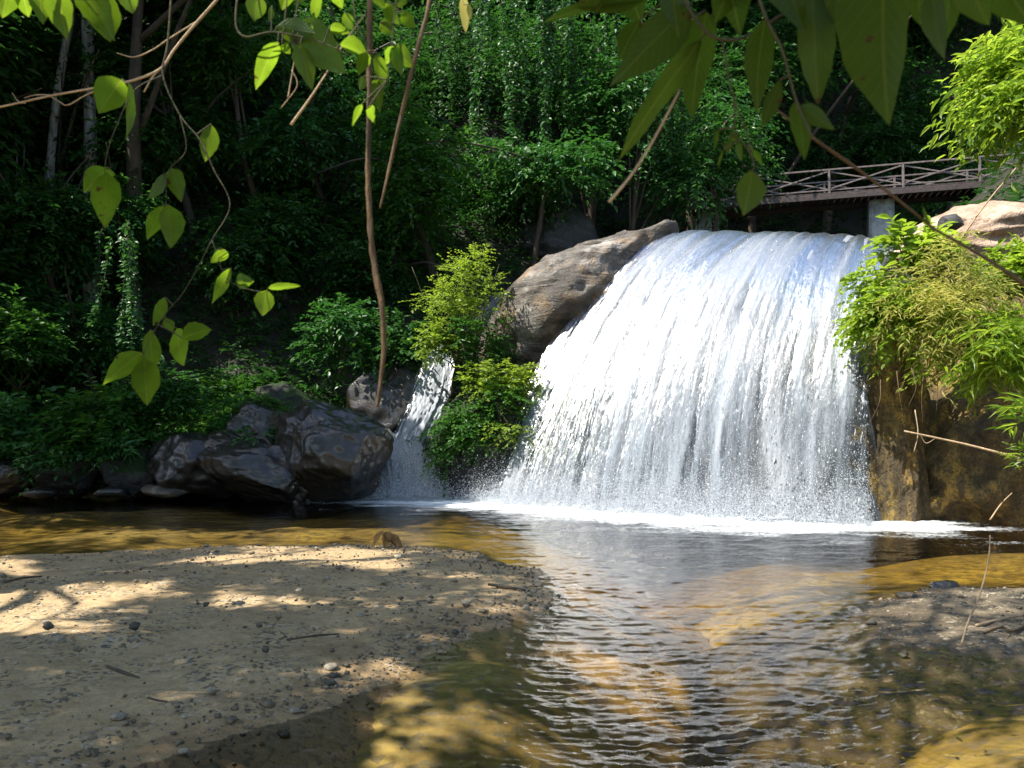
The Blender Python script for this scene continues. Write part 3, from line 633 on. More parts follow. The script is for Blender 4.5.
# ground cover of the slope
NP = np.random.default_rng(4)
n = 15000; x = NP.uniform(-16, 2.0, n); y = 18.4+NP.random(n)**1.3*15; o = np.stack([x, y, ground_h(x, y)+.05], -1)
V, f = sprays(o, rv(n)*[1, 1, .3]+[0, -.5, .8], .5, 6, .17, .08, .5, .9, .2, False)
x = NP.uniform(8.8, 20, 4000); y = NP.uniform(2, 34, 4000); o = np.stack([x, y, ground_h(x, y)+.05], -1)
V2, f2 = sprays(o, rv(4000)*[1, 1, .3]+[0, -.5, .8], .5, 6, .2, .1, .5, .9, .2, False)
n = 6000; x = NP.uniform(1, 26, n); y = NP.uniform(31, 48, n); o = np.stack([x, y, ground_h(x, y)+.05], -1)
V3, f3 = sprays(o, rv(n)*[1, 1, .3]+[0, -.5, .8], .9, 6, .28, .14, .5, .9, .2, False)
V, f = joinm([(V, f), (V2, f2), (V3, f3)]); tag(mesh('undergrowth', V, f, M['leaf_far'], smooth=False), kind='stuff')
n = 9000; px = NP.normal(240, 42, n); x = (px-512)/F*19.6; y = 18.7+NP.random(n)*2.6; o = np.stack([x*(y/19.6), y, ground_h(x, y)+.03], -1)
V, f = sprays(o, rv(n)*[1, 1, .3]+[0, -.3, .7], .26, 7, .10, .04, .5, .9, .2, False)
tag(mesh('moss_ferns', V, f, M['leaf_mid'], smooth=False), kind='stuff')

def shrub(lb, px, py, Y_, rx, ry, mk, ll, lw, ns, seed, base=None, L=None, K=8, droop=.3, hang=.2, name='shrub', cat='shrub', lobes=7, dome=.4, hi=True, stems=5, lobe_r=.42):
    c = P(px, py, Y_); k = Y_/F; rad = np.array((rx*k, (rx+ry)*.4*k, ry*k))
    V, f = crown(rad, lobes, ns, K, ll, lw, L or ll*3.2, droop, hang, hi, seed, dome, lobe_r)
    b0 = P(px, py+ry*.95, Y_+.3) if base is None else P(*base); g = np.random.default_rng(seed); st = []
    for i in range(stems):
        e = c+g.normal(size=3)*rad*.5; e = c+(e-c)*.7; st.append(([b0+g.normal(size=3)*.04, (b0+e)/2+g.normal(size=3)*.1, e], [.022, .014, .006]))
    return plant(name, lb, cat, b0, [(V+c, f, M[mk])], st, 'stem_green', spart='stem')
# bank shrubs, left
shrub('leafy shrub at the left edge halfway down the bank', 18, 345, 19.2, 46, 48, 'leaf_mid', .17, .085, 300, 201)
shrub('broad leaved shrub leaning over the boulders at the left bank', 95, 425, 18.3, 58, 36, 'leaf_mid', .2, .11, 240, 202)
shrub('shrub in the left corner above the waterline boulders', 12, 430, 18.2, 36, 45, 'leaf_teal', .2, .11, 190, 203)
shrub('leafy shrub standing in the dark behind the long hanging stem', 338, 345, 19.9, 52, 40, 'leaf_teal', .15, .08, 300, 204)
shrub('low plant with pale leaves on top of the low dark boulders', 240, 434, 17.9, 42, 10, 'leaf_teal', .13, .07, 90, 205)
shrub('shrub on the dark bank behind the low dark boulders', 170, 395, 18.9, 50, 36, 'leaf_far', .16, .08, 260, 206)
shrub('small shrub between the long stem and the narrow waterfall', 392, 345, 19.8, 28, 55, 'leaf_far', .15, .08, 220, 207)
shrub('ferny plant hiding the lower side of the mossy boulder', 250, 412, 18.6, 34, 22, 'leaf_mid', .12, .05, 200, 208)
shrub('dark green plant in front of the upright shaded boulder', 135, 450, 17.7, 36, 16, 'leaf_teal', .14, .07, 120, 209)
shrub('dark leafy plant between the two left corner boulders', 42, 455, 17.6, 30, 18, 'leaf_teal', .15, .075, 110, 210)
# bush between the two falls
shrub('airy yellow green bush standing above the narrow waterfall', 464, 290, 18.9, 54, 60, 'leaf_light', .085, .042, 430, 211, (470, 372, 18.8), .36, 9, .15, .05, lobes=28, lobe_r=.2, stems=14)
shrub('loose middle growth joining the airy bush to the dense green bush', 474, 348, 18.5, 42, 42, 'leaf_mid', .09, .045, 380, 218, (474, 390, 18.6), .34, 9, .3, .15, lobes=12, lobe_r=.3, stems=6)
shrub('sunlit yellow green spray overhanging the top of the narrow waterfall', 434, 343, 18.5, 22, 22, 'leaf_light', .11, .055, 110, 212, (466, 360, 18.7), .36, 9)
shrub('bright bush at the left edge of the wide waterfall under the outcrop', 504, 382, 18.0, 32, 24, 'leaf_light', .115, .06, 190, 213, (485, 415, 18.2), .36, 9)
shrub('dense green bush covering the rock between the waterfalls', 476, 412, 18.1, 38, 52, 'leaf_mid', .095, .05, 520, 214, (475, 440, 18.3), .38, 9)
shrub('hanging green plant low on the rock at the narrow waterfall', 458, 446, 17.7, 34, 30, 'leaf_mid', .11, .055, 170, 215, (478, 440, 18.2), .34, 8, .6, .5)
shrub('loose twigs of pale leaves hanging into the left edge of the wide waterfall', 512, 425, 17.4, 18, 24, 'leaf_light', .10, .05, 36, 216, (498, 405, 17.8), .34, 8, .8, .5)
# right cliff top
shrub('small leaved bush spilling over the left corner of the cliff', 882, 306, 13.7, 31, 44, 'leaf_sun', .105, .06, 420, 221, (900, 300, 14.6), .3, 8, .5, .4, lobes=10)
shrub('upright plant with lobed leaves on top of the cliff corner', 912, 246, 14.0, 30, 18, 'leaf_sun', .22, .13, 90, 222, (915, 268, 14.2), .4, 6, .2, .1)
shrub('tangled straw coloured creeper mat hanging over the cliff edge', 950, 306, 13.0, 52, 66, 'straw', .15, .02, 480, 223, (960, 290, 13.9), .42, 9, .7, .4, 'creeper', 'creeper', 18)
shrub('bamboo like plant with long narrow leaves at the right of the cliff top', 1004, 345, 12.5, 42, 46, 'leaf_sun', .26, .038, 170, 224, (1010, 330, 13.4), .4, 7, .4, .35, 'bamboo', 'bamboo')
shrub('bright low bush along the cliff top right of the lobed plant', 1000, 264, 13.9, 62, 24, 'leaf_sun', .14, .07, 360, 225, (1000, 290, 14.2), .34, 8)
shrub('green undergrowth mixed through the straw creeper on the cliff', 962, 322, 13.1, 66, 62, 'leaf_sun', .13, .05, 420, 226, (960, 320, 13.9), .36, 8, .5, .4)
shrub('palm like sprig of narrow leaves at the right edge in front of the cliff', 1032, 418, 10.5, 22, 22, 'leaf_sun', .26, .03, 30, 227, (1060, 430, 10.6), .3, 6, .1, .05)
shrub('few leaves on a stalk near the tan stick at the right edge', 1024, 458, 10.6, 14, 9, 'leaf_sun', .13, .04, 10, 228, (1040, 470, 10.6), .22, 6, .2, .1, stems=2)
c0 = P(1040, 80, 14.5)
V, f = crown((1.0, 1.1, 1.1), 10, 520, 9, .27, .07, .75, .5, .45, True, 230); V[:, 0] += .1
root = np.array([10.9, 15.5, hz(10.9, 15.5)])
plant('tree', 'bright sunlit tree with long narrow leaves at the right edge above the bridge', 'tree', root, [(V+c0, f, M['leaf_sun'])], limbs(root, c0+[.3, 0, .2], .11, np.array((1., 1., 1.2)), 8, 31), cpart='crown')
# roots and a sprung twig on the cliff face
g = np.random.default_rng(8)
for i in range(5):
    px = 884+i*13+g.normal()*2; y0 = 372+g.uniform(-8, 8); L_ = g.uniform(30, 75); yy = 12.75+.02*i
    pts = [P(px, y0, yy+.2), P(px+g.normal()*3, y0+L_*.5, yy), P(px+g.normal()*5, y0+L_, yy)]
    V, q = tubes([tube(pts, [.008, .005, .003], 6, 6)]); o0 = pts[0]
    tag(mesh('root', V-o0, q, M['bark_vine'], loc=tuple(o0)), 'thin bare root dangling from the cliff plants over the cliff face', 'root', 'roots dangling over the cliff face')
def stick(lb, pts, r, mk, cat='stick', name='stick', n=6):
    V, q = tubes([tube(p, rr, 7, n, .15, 3) for p, rr in ([(pts, r)] if not isinstance(pts[0], tuple) else pts)]); o0 = V.mean(0)
    return tag(mesh(name, V-o0, q, M[mk], loc=tuple(o0)), lb, cat)
stick('long tan stick slanting across the cliff face', [(np.array([P(904, 431, 12.4), P(960, 443, 12.2), P(1000, 453, 12.), P(1060, 470, 11.8)]), [.012, .016, .02]), (np.array([P(915, 410, 12.5), P(918, 433, 12.4), P(914, 452, 12.4)]), [.008, .006]), (np.array([P(920, 434, 12.4), P(926, 443, 12.4), P(936, 438, 12.3)]), [.006, .004])], None, 'bark_twig')
stick('thin twig sticking up from the water at the foot of the cliff', [P(990, 520, 12.3), P(1001, 504, 12.3), P(1012, 493, 12.3)], [.012, .006], 'bark_twig', 'twig', 'twig')
stick('thin straight cane leaning on the pale pinkish boulder', [P(960, 240, 16.4), P(985, 205, 16.5), P(1016, 168, 16.6)], [.016, .012], 'bark_twig')

# ------------------------------------------------------------------ footbridge
b = N('weathered_bridge_wood'); v = b.coord('Object', (3, 3, 3)); n_ = b.noise(v, 3, 5, .6)
M['wood'] = b.done(b.n('BsdfPrincipled', {'Base Color': b.ramp(n_, [(.3, (.03, .022, .019)), (.7, (.08, .056, .047))]), 'Roughness': .6, 'Normal': b.bump(n_, .4, .02)}).outputs[0])
b = N('pale_rail_wood'); v = b.coord('Object', (3, 3, 3)); n_ = b.noise(v, 3, 5, .6)
M['rail'] = b.done(b.n('BsdfPrincipled', {'Base Color': b.ramp(n_, [(.3, (.09, .068, .06)), (.7, (.21, .17, .155))]), 'Roughness': .5, 'Normal': b.bump(n_, .4, .02)}).outputs[0])
b = N('stained_concrete'); v = b.coord('Object'); n_ = b.noise(v, 3.5, 6, .7)
M['concrete'] = b.done(b.n('BsdfPrincipled', {'Base Color': b.ramp(n_, [(.32, (.10, .10, .09)), (.55, (.36, .36, .34)), (.7, (.5, .5, .48))]), 'Roughness': .85, 'Normal': b.bump(n_, .5, .03)}).outputs[0])
A0, A1 = P(690, 215, 29.9), P(1060, 187, 27.2)         # deck line: near lower edge of the side beam
bd = thing('footbridge', 'brown wooden footbridge with crossed railings above the wide waterfall', 'footbridge', A0)
ax = A1-A0; BL_ = float(np.linalg.norm(ax)); ax = ax/BL_; dp = nrm(np.cross(UP, ax)); up = np.cross(ax, dp)
if dp[1] < 0: dp = -dp
def beam(a, b_, w_, h_):
    """box bar between two points, w_ across, h_ high, with a small chamfer"""
    a, b_ = np.array(a, float), np.array(b_, float); t = nrm(b_-a); s = nrm(np.cross(t, up if abs(t@up) < .9 else dp)); n = np.cross(s, t); c = .12*min(w_, h_)
    o = [(-w_/2+c, -h_/2), (w_/2-c, -h_/2), (w_/2, -h_/2+c), (w_/2, h_/2-c), (w_/2-c, h_/2), (-w_/2+c, h_/2), (-w_/2, h_/2-c), (-w_/2, -h_/2+c)]
    V = np.array([p_+s*i+n*j for p_ in (a, b_) for i, j in o]); k = np.arange(8); 
    return V, [np.stack([k, (k+1) % 8, 8+(k+1) % 8, 8+k], -1), np.array([[7, 6, 5, 4, 3, 2, 1, 0], [8, 9, 10, 11, 12, 13, 14, 15]])]
def bp_(s, d, h): return ax*s+dp*d+up*h
def bpart(name, a, c, w_, h_, mk): V, f = beam(a, c, w_, h_); return mesh(name, V, f, M[mk], bd, smooth=False)
Wb = 1.5
for d in (0, Wb): bpart('side_beam', bp_(0, d, .24), bp_(BL_, d, .24), .12, .18, 'wood')
dk = [beam(bp_(s, -.05, .36), bp_(s, Wb+.05, .36), .2, .045) for s in np.arange(.1, BL_, .215)]
V, qs, es, k = [], [], [], 0
for v_, (q, e) in dk: V.append(v_); qs.append(q+k); es.append(e+k); k += len(v_)
mesh('deck', np.vstack(V), [np.vstack(qs), np.vstack(es)], M['wood'], bd, smooth=False)
npan = int(round(BL_/2.35)); sp = BL_/npan
for d in (-.02, Wb+.02):
    bpart('top_rail', bp_(0, d, 1.12), bp_(BL_, d, 1.12), .07, .05, 'rail'); bpart('bottom_rail', bp_(0, d, .46), bp_(BL_, d, .46), .04, .045, 'rail')
    for i in range(npan+1): bpart('post', bp_(i*sp, d, .34), bp_(i*sp, d, 1.09), .075, .08, 'rail')
    for i in range(npan):
        bpart('brace', bp_(i*sp+.06, d-.028, .50), bp_((i+1)*sp-.06, d-.028, 1.05), .04, .045, 'rail'); bpart('brace', bp_(i*sp+.06, d+.028, 1.05), bp_((i+1)*sp-.06, d+.028, .50), .04, .045, 'rail')
def pier(px):
    s = np.linspace(0, BL_, 400); q = A0+ax*s[:, None]; s = s[np.argmin(abs((q[:, 0]/q[:, 1]*F+512)-px))]
    c = bp_(s, Wb/2, .147); zb = A0[2]+c[2]-4.3; o = []
    V, f = beam(c, c-UP*(c[2]+A0[2]-4.2), .78, .62); mesh('pier', V, f, M['concrete'], bd, smooth=False)
pier(884); pier(707)

# ------------------------------------------------------------------ near branches and leaves
def big_leaf(B, T_, wid, n0, fold=.18, curl=.10, nt_=11, seed=0):
    g = np.random.default_rng(seed); d = T_-B; L = np.linalg.norm(d); d = d/L; n = nrm(n0-d*(n0@d)); s = np.cross(n, d)
    t = np.linspace(0, 1, nt_)[:, None]; x = np.linspace(-1, 1, 7)[None]
    pr = np.sin(np.pi*t**g.uniform(.62, .95))**g.uniform(.7, 1.05)*(1-.18*t); pr = pr/pr.max()
    wv = 1+.05*np.sin(t*g.uniform(14, 30)+g.uniform(0, 6))*np.abs(x)+g.uniform(-.14, .14)*np.sign(x)
    hx = x*pr*wid/2*wv
    nz_ = fold*np.abs(hx)*(1-.3*t)-curl*L*(t-.35)**2+.012*L*np.sin(t*9+x*2+g.uniform(0, 6))*np.abs(x)
    V = B+d*(t*L)[..., None]+s*hx[..., None]+n*nz_[..., None]
    uv = np.stack([.5+.5*x*pr*np.ones_like(t), t*np.ones_like(x)], -1)
    return V.reshape(-1, 3), gridf(nt_, 7), uv.reshape(-1, 2)
def branch(lb, stems, lv, mk='leaf_near', sm='stem_green', name='leafy_branch', cat='branch', seed=0, tilt=None):
    """stems: lists of (px, py, depth) with radii in m; lv: leaves (base x, y, tip x, tip y, width px, depth)"""
    g = np.random.default_rng(seed); st = [([P(*p) for p in pts], r) for pts, r in stems]; skel = np.vstack([cr_path(p, 10) for p, _ in st])
    Vs, Fs, U, k = [], [], [], 0
    for i, (bx, by, tx, ty_, wp, Y_) in enumerate(lv):
        B = P(bx, by, Y_); T_ = P(tx, ty_, Y_+(.55+g.normal()*.3)*max(0, (ty_-by))/F*Y_+g.normal()*.01)
        n0 = np.array([-.2, .62, .75])+g.normal(size=3)*[.45, .35, .35] if tilt is None else np.array(tilt)+g.normal(size=3)*.25
        V, f, uv = big_leaf(B, T_, wp/F*Y_*1.05, nrm(n0), g.uniform(.05, .35), g.uniform(0, .25), seed=seed*100+i)
        Vs.append(V); Fs.append(f+k); U.append(uv); k += len(V)
        j = np.argmin(np.linalg.norm(skel-B, axis=1)); a = skel[j]
        if np.linalg.norm(a-B) < .5: st.append(([a, (a+B)/2+[0, 0, .02*np.linalg.norm(a-B)], B], [.0016, .0011]))
    t = thing(name, lb, cat, st[0][0][0]); o0 = np.array(t.location)
    V, q = tubes([tube(p, r, 7, 8, .1, 2) for p, r in st]); mesh('stem', V-o0, q, M[sm], t)
    if lv: mesh('foliage', np.vstack(Vs)-o0, np.vstack(Fs), M[mk], t, uv=np.vstack(U))
    return t
mm = lambda *a: [x/1000. for x in a]
branch('thin branch with a few green leaves drooping in the left of the picture',
  [([(175, -60, 1.9), (168, 40, 1.9), (163, 75, 1.9), (180, 115, 1.9), (200, 140, 1.9), (214, 170, 1.9), (230, 205, 1.9), (212, 240, 1.9)], mm(2.2, 1.6, .9)),
   ([(163, 75, 1.9), (135, 90, 1.88), (117, 125, 1.86), (108, 150, 1.85), (104, 172, 1.85)], mm(1.5, 1., .7)),
   ([(180, 115, 1.9), (186, 150, 1.9), (168, 172, 1.9), (166, 205, 1.9)], mm(1.2, .8, .6)),
   ([(212, 240, 1.9), (228, 280, 1.9), (262, 292, 1.9), (268, 289, 1.9)], mm(.9, .6)),
   ([(212, 240, 1.9), (185, 290, 1.9), (162, 318, 1.9), (144, 352, 1.9)], mm(1., .6))],
  [(122, 79, 99, 112, 32, 1.88), (129, 82, 129, 140, 33, 1.86), (211, 124, 205, 162, 18, 1.9),
   (110, 168, 84, 190, 24, 1.85), (106, 172, 104, 227, 29, 1.85), (164, 174, 149, 200, 15, 1.9), (172, 168, 182, 202, 19, 1.9), (163, 205, 147, 238, 18, 1.9), (168, 204, 172, 248, 26, 1.9),
   (228, 252, 210, 262, 14, 1.9), (231, 268, 211, 304, 18, 1.9), (236, 283, 254, 281, 15, 1.9), (268, 288, 301, 285, 9, 1.9), (267, 290, 262, 316, 20, 1.9),
   (165, 297, 154, 325, 12, 1.9), (166, 318, 173, 332, 12, 1.9), (182, 338, 211, 328, 23, 1.9), (176, 328, 182, 365, 22, 1.9), (150, 330, 153, 372, 18, 1.9), (142, 352, 102, 384, 24, 1.9), (144, 357, 147, 405, 27, 1.9)], seed=3)
branch('green leaf cluster at the top edge near the left corner',
  [([(60, -70, 1.5), (62, -20, 1.5), (75, -2, 1.5), (112, -2, 1.5)], mm(2.4, 1.5))],
  [(75, -18, 118, 40, 42, 1.5), (98, -10, 112, 42, 34, 1.52), (58, -12, 66, 40, 26, 1.5), (38, -14, 44, 25, 22, 1.5), (10, -16, 2, 18, 22, 1.5), (20, -18, 28, 16, 18, 1.5), (128, -10, 132, 14, 20, 1.5)], seed=4)
branch('backlit leaf cluster at the top edge beside the hanging stems',
  [([(250, -60, 1.7), (236, 10, 1.7), (243, 36, 1.7), (275, 32, 1.7), (320, 42, 1.7), (350, 56, 1.7)], mm(2.2, 1.6, 1.)),
   ([(410, -50, 1.7), (396, 5, 1.7), (392, 40, 1.7), (388, 80, 1.7)], mm(1.6, 1.)), ([(350, -50, 1.7), (356, 20, 1.7), (372, 50, 1.7)], mm(1.4, .8))],
  [(258, -6, 254, 22, 20, 1.7), (272, 6, 270, 22, 9, 1.7), (318, -6, 313, 23, 12, 1.7), (278, 41, 255, 87, 19, 1.7), (299, 20, 345, 74, 40, 1.7), (277, 26, 316, 34, 24, 1.7), (300, 44, 312, 90, 22, 1.7), (282, 44, 290, 54, 10, 1.7),
   (312, 24, 302, 34, 10, 1.7), (330, 26, 350, 33, 12, 1.7), (340, 44, 370, 55, 22, 1.7), (345, 12, 352, 30, 12, 1.66), (394, 46, 385, 65, 14, 1.7), (392, 46, 413, 68, 18, 1.7), (394, 44, 402, 76, 14, 1.7), (402, 12, 415, 28, 13, 1.7), (380, 22, 395, 34, 14, 1.7), (386, 2, 398, 24, 14, 1.7),
   (366, 52, 358, 76, 15, 1.7), (378, 54, 382, 92, 16, 1.7), (376, 78, 380, 112, 12, 1.7), (364, 76, 360, 90, 12, 1.7), (362, 104, 352, 127, 7, 1.7), (370, 105, 374, 124, 10, 1.7), (288, -8, 282, 10, 14, 1.7), (300, -10, 297, 6, 12, 1.7), (335, -12, 342, 8, 14, 1.7), (372, -12, 384, 8, 14, 1.7), (405, -10, 398, 8, 14, 1.7)], seed=5)
branch('cluster of large shaded leaves hanging from the top edge above the bridge',
  [([(640, -120, 1.15), (690, 10, 1.15), (732, 40, 1.15), (790, 10, 1.15)], mm(2.6, 2.)), ([(742, -60, 1.1), (764, 13, 1.1), (782, 50, 1.1), (796, 100, 1.1), (812, 137, 1.1)], mm(2.2, 1.4)),
   ([(722, 40, 1.15), (732, 93, 1.15), (749, 140, 1.15), (754, 170, 1.15)], mm(1.4, .9)), ([(860, -100, 1.), (905, -60, 1.), (980, -40, 1.)], mm(3, 2))],
  [(650, -6, 541, 16, 22, 1.2), (655, -14, 576, 6, 34, 1.2), (690, 4, 610, 86, 42, 1.15), (700, 40, 614, 158, 44, 1.18), (706, 10, 690, 112, 36, 1.15), (764, 18, 752, 118, 36, 1.1), (780, 80, 762, 128, 17, 1.1), (812, -10, 818, 106, 36, 1.1),
   (884, -60, 882, 124, 84, 1.), (796, 100, 806, 158, 20, 1.1), (800, 106, 834, 130, 17, 1.1), (752, 170, 745, 216, 32, 1.15), (932, -10, 940, 62, 30, 1.05), (952, -30, 944, 46, 24, 1.05), (990, -36, 1030, 24, 52, 1.), (960, -40, 985, 26, 36, 1.),
   (720, -40, 742, 30, 44, 1.1), (750, -50, 712, 24, 46, 1.12), (780, -60, 800, 36, 48, 1.1), (830, -70, 846, 40, 56, 1.05), (620, -40, 640, 22, 40, 1.2), (590, -40, 600, 14, 36, 1.2), (920, -70, 916, 26, 52, 1.02), (670, -50, 676, 40, 44, 1.15), (850, -60, 812, 48, 46, 1.05), (640, 20, 618, 60, 24, 1.2)], 'leaf_near_dark', seed=6)
branch('spray of small bright leaves under the large shaded leaves',
  [([(735, 96, 1.2), (736, 130, 1.2), (748, 150, 1.2), (756, 168, 1.2)], mm(1., .7))],
  [(718, 130, 715, 150, 6, 1.2), (730, 138, 728, 154, 9, 1.2), (724, 150, 718, 168, 9, 1.2), (738, 142, 741, 162, 7, 1.2), (748, 145, 756, 156, 8, 1.2), (730, 134, 738, 142, 9, 1.2), (752, 150, 764, 166, 11, 1.2)], 'leaf_near', seed=7)
branch('long dark bare stem running diagonally down to the right edge', [([(764, 100, 1.3), (812, 137, 1.3), (856, 168, 1.3), (880, 186, 1.3), (916, 214, 1.3), (936, 230, 1.3), (982, 256, 1.28), (1045, 297, 1.25)], mm(1.6, 2.6, 2., 2.2, 3.2))], [(930, 222, 921, 204, 12, 1.3)], 'leaf_near', 'bark_vine', 'bare_stem', 'stem', 8)
branch('pale bare twig reaching in from the left edge at the top', [([(-40, 114, 2.1), (0, 107, 2.1), (50, 96, 2.1), (100, 87, 2.1), (134, 80, 2.1), (160, 69, 2.1), (174, 50, 2.1), (190, 30, 2.1), (214, 3, 2.1), (250, -40, 2.1)], mm(1.8, 2.6, 3.2, 3.4)),
  ([(117, 53, 2.1), (134, 57, 2.1), (152, 50, 2.1), (170, 38, 2.1), (196, 22, 2.1)], mm(1.2, 1.8)), ([(50, 96, 2.1), (60, 102, 2.1), (68, 105, 2.1), (84, 96, 2.1), (101, 88, 2.1)], mm(1., 1.5)), ([(24, 98, 2.1), (36, 95, 2.1), (52, 95, 2.1)], mm(.8, 1.4)), ([(12, 93, 2.1), (19, 102, 2.1), (26, 103, 2.1)], mm(.8, 1.2)), ([(144, 92, 2.1), (152, 78, 2.1), (160, 69, 2.1)], mm(1.8, 2.))], [], sm='bark_twig', name='twig', cat='twig', seed=9)
branch('short pale broken twigs below the backlit leaf cluster', [([(326, 74, 1.9), (309, 100, 1.9), (291, 125, 1.9)], mm(1.6, 3.2)), ([(292, 70, 1.9), (297, 86, 1.9), (281, 108, 1.9)], mm(1., .8)), ([(295, 56, 1.9), (291, 80, 1.9), (288, 98, 1.9)], mm(.9, 1.5)), ([(365, 14, 1.9), (345, 42, 1.9), (326, 74, 1.9)], mm(1.4, 1.6))], [], sm='bark_twig', name='twig', cat='twig', seed=10)
branch('pale broken twig hanging left of the large shaded leaves', [([(680, 90, 1.25), (654, 139, 1.25), (632, 174, 1.25), (609, 202, 1.25)], mm(1.6, 1.8, 2.4))], [], sm='bark_twig', name='twig', cat='twig', seed=11)
branch('curled dry leaf hanging at the top edge above the creepers', [([(460, -40, 1.8), (462, -5, 1.8), (464, 5, 1.8)], mm(1., .8))], [(463, -4, 466, 32, 10, 1.8), (468, 4, 471, 20, 6, 1.8)], 'straw', 'bark_twig', 'dry_leaf', 'leaf', 12)
for lb, pts, r in [('long rusty brown hanging stem that ends above the narrow waterfall', [(371, -60), (370, 0), (369, 90), (368, 167), (370, 215), (373, 256), (381, 303), (384, 342), (381, 380), (377, 407)], mm(6, 5.6, 5.2, 6, 6.6, 5, 3)),
                   ('shorter brown hanging stem slanting beside the long one', [(440, -60), (430, 0), (414, 63), (405, 100), (397, 134), (389, 170), (380, 208)], mm(4.6, 4.4, 4, 2.4))]:
    q = [P(x, y, 1.9) for x, y in pts]; V, f = tubes([tube(q, r, 10, 10, .35, 4)]); tag(mesh('hanging_stem', V-q[0], f, M['bark_vine'], loc=tuple(q[0])), lb, 'vine')

# ------------------------------------------------------------------ things lying on the bars
b = N('river_pebbles'); g_ = b.n('NewGeometry').outputs['Random Per Island']
M['pebble'] = b.done(b.n('BsdfPrincipled', {'Base Color': b.mix(b.ramp(b.noise(b.coord('Object'), 30, 4), [(.35, 0.), (.65, .6)]), b.ramp(g_, [(0., (.05, .045, .035)), (.35, (.12, .095, .06)), (.7, (.22, .175, .11)), (1., (.42, .37, .28))]), (.08, .07, .05)), 'Roughness': .7}).outputs[0])
def bars_z(x, y): return np.maximum(bar_h(sdf(SAND, x, y), x, y, .15), bar_h(sdf(GRAV, x, y), x, y, .10))
NP = np.random.default_rng(21)
x = NP.uniform(-7, 5.6, 160000); y = NP.uniform(3.6, 11.6, 160000); s1, s2 = sdf(SAND, x, y), sdf(GRAV, x, y)
dens = np.where((s1 > -.15), .006+.34*np.exp(-np.abs(s1-.12)/.22)*(x > -3.2)+.03*(fbm2(x*.9, y*.9, 2, 55) > .2), 0)+np.where(s2 > -.12, .13, 0)
k = NP.random(len(x)) < dens; x, y = x[k], y[k]; n = len(x); sz = np.clip(NP.lognormal(0, .6, n)*.0065, .003, .04)
T2, FT = ICO[2]; shp = NP.uniform(.6, 1.2, (n, 3))*[1, 1, .7]; an = NP.uniform(0, 6.3, n)
V = T2[None]*(sz[:, None]*shp)[:, None]*(1+.18*NP.normal(size=(n, len(T2), 1))); V = np.stack([V[..., 0]*np.cos(an)[:, None]-V[..., 1]*np.sin(an)[:, None], V[..., 0]*np.sin(an)[:, None]+V[..., 1]*np.cos(an)[:, None], V[..., 2]], -1)
V = V+np.stack([x, y, bars_z(x, y)+sz*.25], -1)[:, None]
tag(mesh('gravel', V.reshape(-1, 3), (FT[None]+(np.arange(n)*len(T2))[:, None, None]).reshape(-1, 3), M['pebble']), kind='stuff')
def onbar(px, py):
    q = G(px, py); q[2] = bars_z(q[:1], q[1:2])[0]; return G(px, py, q[2])
g = np.random.default_rng(5)
for i, (px, py) in enumerate([(385, 582), (300, 590), (262, 571), (351, 598), (318, 604), (430, 600), (498, 592), (272, 660), (296, 660), (118, 716), (294, 711), (183, 751), (212, 690), (330, 667), (60, 640), (466, 603), (404, 571), (360, 615), (240, 603), (420, 625)]):
    p = onbar(px, py); V, f = rock_shape(np.array([.05, .045, .026])*g.uniform(.4, .9), 300+i, 3, 6, .2, .05)
    tag(mesh('stone', V, f, M['pebble'], loc=tuple(p)), 'loose river stone lying on the sandbar', 'stone', 'loose stones on the sandbar')
def lay(lb, px, r, lift=.008, mk='bark'):
    pts = [onbar(*a)+[0, 0, lift] for a in px]; return stick(lb, np.array(pts), r, mk)
lay('short dark stick on the shaded sand at the lower left', [(107, 668), (124, 674), (139, 679)], [.010, .012, .006])
lay('thin dark stick lying across the middle of the sandbar', [(287, 641), (314, 637), (339, 635)], [.007, .008, .005])
lay('tiny dark twig on the sand near the bottom edge of the sandbar', [(148, 699), (158, 702), (167, 703)], [.006, .005])
lay('dark twig on the sand at the far left', [(5, 583), (22, 579), (42, 577)], [.012, .008])
lay('dark driftwood stick near the tip of the sandbar', [(488, 585), (506, 588), (530, 592)], [.012, .016, .008])
lay('tan branch lying on the right gravel bar', [(976, 628), (1000, 622), (1024, 617)], [.010, .013, .012], .02, 'bark_twig')
lay('crooked brown twig on the right gravel bar below the tan branch', [(984, 636), (1002, 630), (1012, 634), (1030, 628)], [.008, .010], .02, 'bark_vine')
p = onbar(961, 643)
stick('slender dry reed standing bent on the right gravel bar', np.array([p-[0, 0, .02], P(968, 622, p[1]), P(976, 604, p[1]), P(984, 580, p[1]), P(989, 555, p[1]), P(990, 535, p[1])]), [.007, .0065, .004], 'bark_twig', 'reed', 'reed')
rock('rock', 'dark flat rock at the far edge of the right gravel bar', onbar(946, 588), (.17, .13, .07), M['rock_dark'], 111, (0, 0, 10), 5)
rock('rock', 'brown flat stone beside the dark rock of the right gravel bar', onbar(905, 596), (.12, .09, .04), M['rock_tan'], 112, (0, 0, 30), 3)
